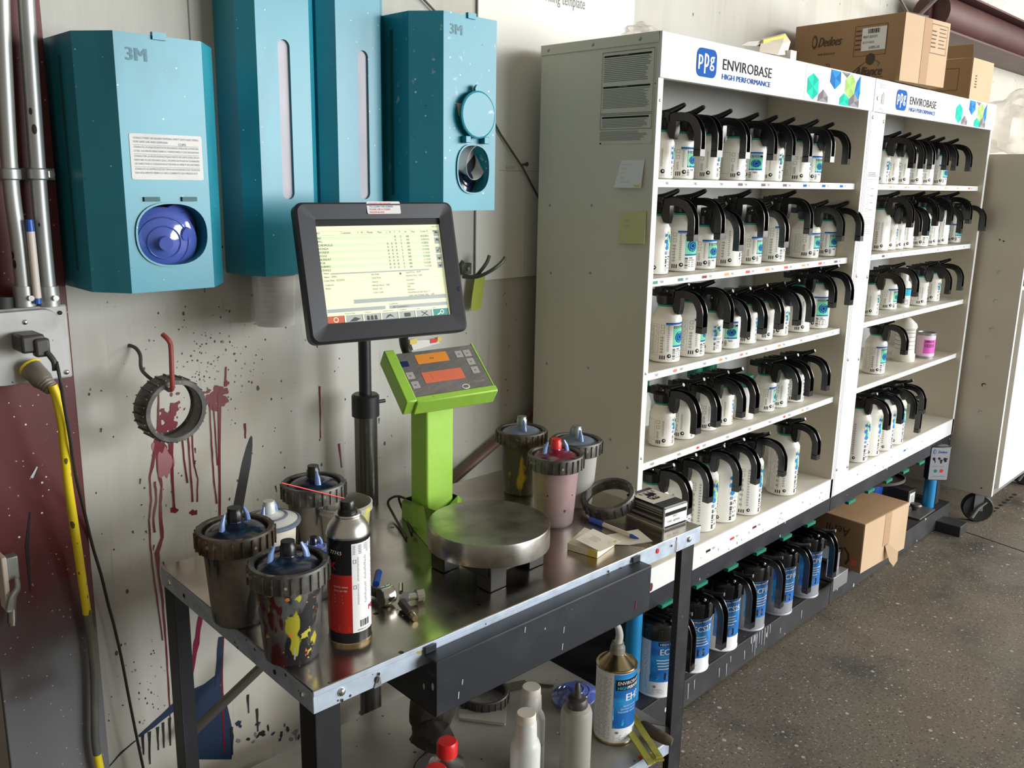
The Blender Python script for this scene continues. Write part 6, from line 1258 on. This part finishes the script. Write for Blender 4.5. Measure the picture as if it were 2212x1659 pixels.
for x_ in hx[1:]: d.rect(x_-.0025, x_-.0021, sh-.030, sh-.022, 'scr_grey', 2, n=1)
rows = [('967', '  X', '5', '4/22/2016'), ('PPG', '  X', '5', '3/24/2016'), ('CHEVROLLE', 'X X X', '5', '11/20/20'), ('HONDA', 'X X X', '5', '11/19/20'), ('HONDA', 'X X X', '5', '11/17/20'), ('DOGE', 'X X X', '5', '11/16/20'), ('HUNDAY', 'X X X', '5', '11/16/20'), ('FOR', 'X X X', '5', '11/13/20'), ('SUBARU', 'X X X', '5', '11/12/20'), ('CRAISLE', 'X X X', '5', '11/12/20')]
for i, (a, b, c, e) in enumerate(rows):
    z = sh-.0372-i*.0069
    d.text(a, .002, z, .0042, 'scr_ink', 2, wx=.9)
    for j, ch in enumerate(b.split(' ')):
        if ch: d.text(ch, .145+.009*j, z, .0042, 'scr_ink', 2)
    d.text(c, .176, z, .0042, 'scr_ink', 2); d.text('All', .189, z, .0042, 'scr_ink', 2); d.text(e, .222, z, .0040, 'scr_ink', 2, wx=.8)
d.rect(.02, sw-.035, sh-.1060, sh-.1035, 'scr_grey', 2, n=1)
for (x_, z, s) in ((.006, .118, 'Notes'), (.006, .111, 'Status : OPEN'), (.004, .104, 'Create Date : 4/22/2016'), (.006, .0955, 'Customer'), (.006, .0885, 'Name'), (.103, .112, 'Due Date'), (.103, .105, 'Close Date'), (.103, .097, 'Vehicle'), (.103, .090, 'Refresh Hours : 0.00'), (.103, .083, 'Panels : 0.0'), (.103, .076, 'Color Code'), (.178, .113, 'Liquid Price : 18.49'), (.178, .106, 'Sundries Price : 0.00'), (.178, .0975, 'Insurance'), (.178, .090, 'Company'), (.178, .084, 'VIN'), (.178, .078, 'Estimator'), (.178, .072, 'Paint/Material Sales (Est) : 0'), (.178, .066, 'Total Cost of Repair (Est)    0.00')): d.text(s, x_, z-.022, .0034, 'scr_ink', 2, wx=.9)
d.rect(0, sw, .0805, .0809, 'scr_grey', 2, n=1)
d.rect(.06, sw-.004, .036, .044, 'scr_grey', 1, n=1); d.rect(.004, .125, .021, .028, 'scr_grey', 1, n=1); d.rect(.133, sw-.004, .021, .028, 'scr_grey', 1, n=1); d.text('- All Customers -', .137, .0225, .0040, 'scr_ink', 2); d.text('Customer', .133, .0295, .0034, 'scr_ink', 2)
for (x_, s) in ((.038, 'Production Mgmt'), (.080, 'My Queue'), (.117, 'Coatings/Sundries'), (.155, 'RapidMatch'), (.192, 'Utility'), (.228, 'Search')): d.text(s, x_, .0165, .0026, 'scr_ink', 2, wx=.85)
for i in range(7):
    x_ = .002+i*.0378; m = 'scr_red' if i == 0 else ('scr_teal' if i == 6 else 'scr_grey'); d.rect(x_, x_+.0335, 0, .0145, m, 1, n=1); d.rect(x_+.0335, x_+.0348, 0, .0145, 'scr_ink', 1, n=1)
    if i == 0: d.disc(x_+.017, .007, .0052, 'scr_pale', 2); d.disc(x_+.017, .007, .0036, 'scr_red', 3)
    elif i == 6: d.disc(x_+.020, .008, .0045, 'scr_pale', 2); d.disc(x_+.020, .008, .0030, 'scr_teal', 3); d.poly([(x_+.008, .003), (x_+.010, .0018), (x_+.017, .0055), (x_+.016, .007)], 'scr_pale', 2)
    elif i == 1: d.poly([(x_+.006, .002), (x_+.02, .002), (x_+.03, .006), (x_+.018, .010)], 'scr_ink', 2)
    elif i == 2: [(d.disc(x_+.008+k*.008, .008, .003, 'scr_ink', 2), d.rect(x_+.005+k*.008, x_+.011+k*.008, .002, .006, 'scr_ink', 2, n=1)) for k in range(3)]
    elif i == 3: d.poly([(x_+.006, .002), (x_+.012, .009), (x_+.018, .011), (x_+.026, .004), (x_+.017, .007)], 'scr_ink', 2)
    elif i == 4: d.rrect(x_+.010, x_+.024, .003, .011, .002, 'scr_ink', 2)
    else: d.poly([(x_+.010, .002), (x_+.012, .002), (x_+.025, .011), (x_+.023, .012)], 'scr_ink', 2); d.poly([(x_+.024, .002), (x_+.026, .003), (x_+.012, .012), (x_+.010, .011)], 'scr_ink', 2)
for i, k in enumerate((0, 0, 1, 2, 2)):
    zc = sh-.030-i*.0155-(.004 if i > 1 else 0); x_ = sw-.0145; d.rect(x_, x_+.0125, zc-.0065, zc+.0065, 'scr_grey', 1, n=1)
    if k == 0: d.poly([(x_+.002, zc), (x_+.0105, zc), (x_+.006, zc+.005)], 'scr_ink', 2)
    elif k == 1: d.poly([(x_+.002, zc), (x_+.004, zc-.004), (x_+.011, zc+.005), (x_+.004, zc-.001)], 'scr_ink', 2)
    else: d.poly([(x_+.002, zc), (x_+.006, zc-.005), (x_+.0105, zc)], 'scr_ink', 2)
d.text('Caps Lock', sw-.018, sh-.0175, .0028, 'scr_ink', 2, wx=.85); d.poly([(.165, .088), (.165, .094), (.169, .090)], 'scr_ink', 2)
mb.build('screen', mo)
mb = MB(); d = Dec(mb, lambda a, b, d_=0: mm(a, b, .003+d_), .0006); d.rrect(-.022, .050, h/2-.024, h/2+.001, .003, 'sticker', 1)
for i, s in enumerate(('DO NOT USE LIQUIDS', 'TO CLEAN THE SCREEN', 'PLEASE USE A CLEAN', 'RAZOR BLADE')): d.text(s, -.017, h/2-.0055-i*.0056, .0036, 'cap_red' if i != 1 else 'lab_blue', 2, wx=.92)
mb.build('warning_sticker', mo)
mb = MB(); mp = lambda a, b, d_=0: mm(w/2-.012-b, -.052+a, .001+d_); d = Dec(mb, mp, .0006); d.text('elo', 0, -.004, .006, 'lab_navy', 4, bold=.0004); mb.build('bezel_logo', mo)
MB().tube(smooth([MM @ Vector((.045, .03, -.08))]+px3([(872, 735, 1.36), (882, 768, 1.37), (896, 800, 1.38)])), .0095, 'pole_black', 14).build('corrugated_hose', mo)

# ============================================================ THINGS ON THE TABLE'S LOWER SHELF
t = thing('hardener_can', 'blue and white conical top can labelled EH39 with bent pouring spout', 'paint can', stand(1324, 1610, SZ_+.001, .043))
r = .043
b = MB().lathe([(0, .003), (r+.001, 0), (r+.0012, .003), (r, .005), (r, .168), (r+.0008, .170)], 'white', 44).build('can_body', t)
MB().lathe([(r+.0010, 0), (r+.0016, .003), (r+.0008, .0055)], 'brass', 44).build('base_rim', t)
MB().lathe([(r+.001, .168), (r+.0016, .171), (r, .173), (r-.004, .172), (.018, .193), (.0165, .195)], 'brass', 44).build('cone_top', t)
MB().lathe([(.0165, .193), (.0155, .198), (.0165, .200), (.0148, .202), (.0162, .204), (.0145, .206), (.0158, .208), (.0135, .211), (.013, .217), (.0, .218)], 'nozzle', 28).build('screw_neck', t)
P_ = smooth([Vector((0, 0, .214)), Vector((.002, -.002, .232)), Vector((-.001, .001, .252)), Vector((-.012, .007, .270))]); MB().tube(P_, [.0095-.0002*i for i in range(len(P_))], 'white_bottle', 12).build('bent_spout', t)
mb = MB(); d = Dec(mb, roundm(r), .0003); q = r*PI/180; A = lambda a: a*q
d.rect(A(-58), A(90), .040, .158, 'can_blue', 1); d.rect(A(-58), A(90), .158, .166, 'gem_blue', 1); d.lines(A(-118), A(-64), .012, .155, 38, 'ink_faint', 1, .35)
d.rect(A(-53), A(40), .129, .154, 'ink', 2); d.text('ENVIROBASE', A(-48), .1425, .0078, 'white', 3, wx=.9); d.text('HIGH', A(-48), .1315, .0072, 'lab_cyan', 3, wx=.9, bold=.0003); d.text('PERFORMANCE', A(-19), .1315, .0072, 'white', 3, wx=.85, bold=.0003)
d.text('EH391', A(-24), .104, .0165, 'white', 2, bold=.0006)
for i, s in enumerate(('Standard Hardener', 'Durcisseur standard', 'Endurecedor estandar')): d.text(s, A(-30-i*7), .091-i*.007, .0036, 'white', 2, wx=.95)
for k, m in enumerate(('gem_blue', 'lab_cyan')): d.poly([(A(-58), .072-.012*k), (A(-30), .052-.006*k), (A(10), .042), (A(20), .042), (A(-25), .060-.006*k), (A(-58), .090-.014*k)], m, 2)
d.disc(A(-45), .030, .004, 'ink_grey', 1, .003); d.bar(A(10), A(30), .022, .034, 12, 'ink', True, 1); d.lines(A(-54), A(5), .012, .024, 4, 'ink_faint', 1)
mb.build('printed_label', b)
t = thing('squeeze_bottle', 'grimy translucent squeeze bottle with dark cone nozzle left of the EH39 can', 'bottle', az(1240, 1682, SZ_+.001))
MB().lathe([(0, .0), (.029, 0), (.031, .004), (.031, .150), (.028, .160), (.020, .166)], 'squeeze', 36).build('bottle_body', t)
MB().lathe([(.021, .162), (.0215, .165), (.0215, .176), (.018, .181), (.009, .184), (.007, .196), (.0045, .212), (.003, .214), (0, .214)], 'plug_dark', 28).build('nozzle_cap', t)
def wbottle(label, P, h):
    t = thing('plastic_bottle', label, 'bottle', P)
    MB().lathe([(0, 0), (.027, 0), (.029, .004), (.029, h-.070), (.026, h-.060), (.0215, h-.052), (.0205, h-.020), (.0175, h-.016)], 'white_bottle', 32).build('bottle_body', t)
    MB().lathe([(.0185, h-.020), (.0190, h-.018), (.0185, h-.002), (.0175, h), (0, h)], 'cap_white', 28).build('screw_cap', t)
    mb = MB(); d = Dec(mb, roundm(.029), .0003); d.frame(-.012, .04, .01, h-.085, .0007, 'white', 1); d.text('K-7', .0, h*.35, .006, 'ink_grey', 1); mb.build('label', t)
p = az(1137, 1540, SZ_+.185); wbottle('front one of two white capped frosted bottles, left of the squeeze bottle', Vector((p.x, p.y, SZ_+.001)), .185)
p = az(1155, 1500, SZ_+.185)+Vector((.012, .020, 0)); wbottle('rear one of two white capped frosted bottles, left of the squeeze bottle', Vector((p.x, p.y, SZ_+.001)), .187)
def redcap(label, P, h, m):
    t = thing('solvent_can', label, 'can', P)
    MB().lathe([(0, 0), (.032, 0), (.033, .003), (.033, h-.052), (.034, h-.050)], 'white', 32).build('can_body', t)
    MB().lathe([(.034, h-.052), (.035, h-.049), (.030, h-.047), (.014, h-.034), (.013, h-.022)], m, 32).build('cone_top', t)
    MB().lathe([(.0155, h-.030), (.0195, h-.029), (.0200, h-.006), (.017, h-.001), (0, h)], 'cap_red', 32).build('red_cap', t)
p = az(966, 1600, SZ_+.150); redcap('rear one of two red capped cans at bottom edge, silver cone top', Vector((p.x, p.y, SZ_+.001)), .150, 'aluminium')
p = az(942, 1640, SZ_+.150); redcap('front one of two red capped cans at bottom edge, brass cone top', Vector((p.x-.016, p.y-.018, SZ_+.001)), .150, 'brass')
t = thing('cup_collar', 'dark dusty plastic ring lying flat on the lower shelf', 'ring'); p = az(1045, 1512, SZ_+.001)
t.matrix_world = Matrix.Translation(p); MB().ring([(.050, 0), (.0565, 0), (.0575, .002), (.0575, .024), (.056, .026), (.0515, .026), (.050, .024)], 'plug_dark', 48).build('band', t)
mb = MB(); [mb.bx(.057, .0592, -.0012, .0012, .002, .022, 'plug_dark', Matrix.Rotation(2*PI*k/24, 4, 'Z')) for k in range(24)]; mb.build('grip_ribs', t)
q = [az(x, y, SZ_+.001) for x, y in ((993, 1555), (992, 1537), (1093, 1541), (1091, 1567))]
t = thing('plastic_strip', 'short dusty grey plastic strip lying in front of the flat dark ring', 'strip'); MB().add(q+[p+Vector((0, 0, .006)) for p in q], [(0, 1, 2, 3), (7, 6, 5, 4)]+[(i, (i+1) % 4, 4+(i+1) % 4, 4+i) for i in range(4)], 'squeeze').build('strip_body', t, bev=.001)
q1, q2 = az(1150, 1477, SZ_+.004), az(1196, 1482, SZ_+.004); tag(MB().cyl(q1, q2, .003, 'wood_dark', 8).build('wood_splinter'), 'thin dark wooden stick on the lower shelf behind the white bottles', 'stick')
q1, q2 = az(1085, 1487, SZ_+.004), az(1140, 1478, SZ_+.004); tag(MB().bx(-.03, .03, -.012, .012, 0, .004, 'rod_grey', Matrix.Translation((q1+q2)/2) @ Matrix.Rotation(-.4, 4, 'Z')).build('scraper_blade'), 'dull grey flat scrap right of the flat dark ring on lower shelf', 'scrap')
lid_blue('cup_cover', 'translucent blue cup lid on the lower shelf behind the squeeze bottle', az(1240, 1500, SZ_+.016), (-.10, -.1, .3), .052)
# slumped pouch / tool shape in the dark
t = thing('dusty_pouch', 'dark dusty brown bulky shape slumped beneath the hooked black tray', 'pouch', az(950, 1600, SZ_))
MB().sphere((0, .02, .086), .055, 'pouch', 28, (1.0, .8, 1.35), .25, 1.8).build('pouch_body', t); MB().sphere((-.035, -.015, .042), .040, 'pouch', 24, (1, 1.2, .75), .3, 2).build('side_lobe', t)
MB().tube(smooth([Vector((-.05, -.03, .02)), Vector((-.09, -.03, .006)), Vector((-.12, -.06, .004)), Vector((-.13, -.10, .004))]), .003, 'plug_dark', 8).build('strap', t)
MB().bx(-.022, .024, -.032, -.028, .108, .132, 'plug_dark').build('clip_plate', t, bev=.002)
# knife and yellow snips
t = thing('putty_knife', 'triangular blade with dark grubby handle on right end of lower shelf', 'putty knife')
Z2 = SZ_+.004; q = [az(1362, 1522, Z2+.012), az(1440, 1570, Z2+.01), az(1385, 1560, Z2+.008)]
MB().add(q+[p+Vector((0, 0, .0015)) for p in q], [(0, 2, 1), (3, 4, 5), (0, 1, 4, 3), (1, 2, 5, 4), (2, 0, 3, 5)], 'grey_metal').build('blade', t)
MB().tube(smooth([az(1386, 1562, Z2+.012), az(1405, 1578, Z2+.014), az(1430, 1593, Z2+.014), az(1452, 1603, Z2+.012)]), [.006, .008, .010, .011, .0115, .012, .0125, .012, .012, .0125, .013, .0125, .012, .012, .012, .011, .010, .009, .008][:19], 'wood_dark', 12, .8).build('handle', t)
t = thing('paint_bracket', 'two armed tool covered in yellow paint right of the EH39 can', 'tool')
def barp(a, b, w, m='yellow_tool', th=.004):
    dd = (b-a); s_ = dd.cross(Vector((0, 0, 1))).normalized()*w; n_ = Vector((0, 0, th))
    return MB().add([a-s_, a+s_, b+s_, b-s_, a-s_+n_, a+s_+n_, b+s_+n_, b-s_+n_], [(3, 2, 1, 0), (4, 5, 6, 7), (0, 1, 5, 4), (1, 2, 6, 5), (2, 3, 7, 6), (3, 0, 4, 7)], m)
barp(az(1358, 1535, Z2+.028), az(1424, 1638, Z2+.008), .0075).build('arm', t); barp(az(1352, 1570, Z2+.018), az(1406, 1652, Z2+.004), .0075).build('arm', t); barp(az(1400, 1640, Z2), az(1430, 1636, Z2), .012).build('yellow_joint', t)
# white lid-like pail on the floor under the table
t = thing('plastic_pail_lid', 'dull white round plastic lid on the floor at the bottom edge under the table', 'lid', (.88, 1.40, .12), 0, None, (.25, .15, 0))
MB().lathe([(0, .02), (.07, .02), (.085, .010), (.088, -.01), (.088, -.12)], 'squeeze', 36).build('lid', t)
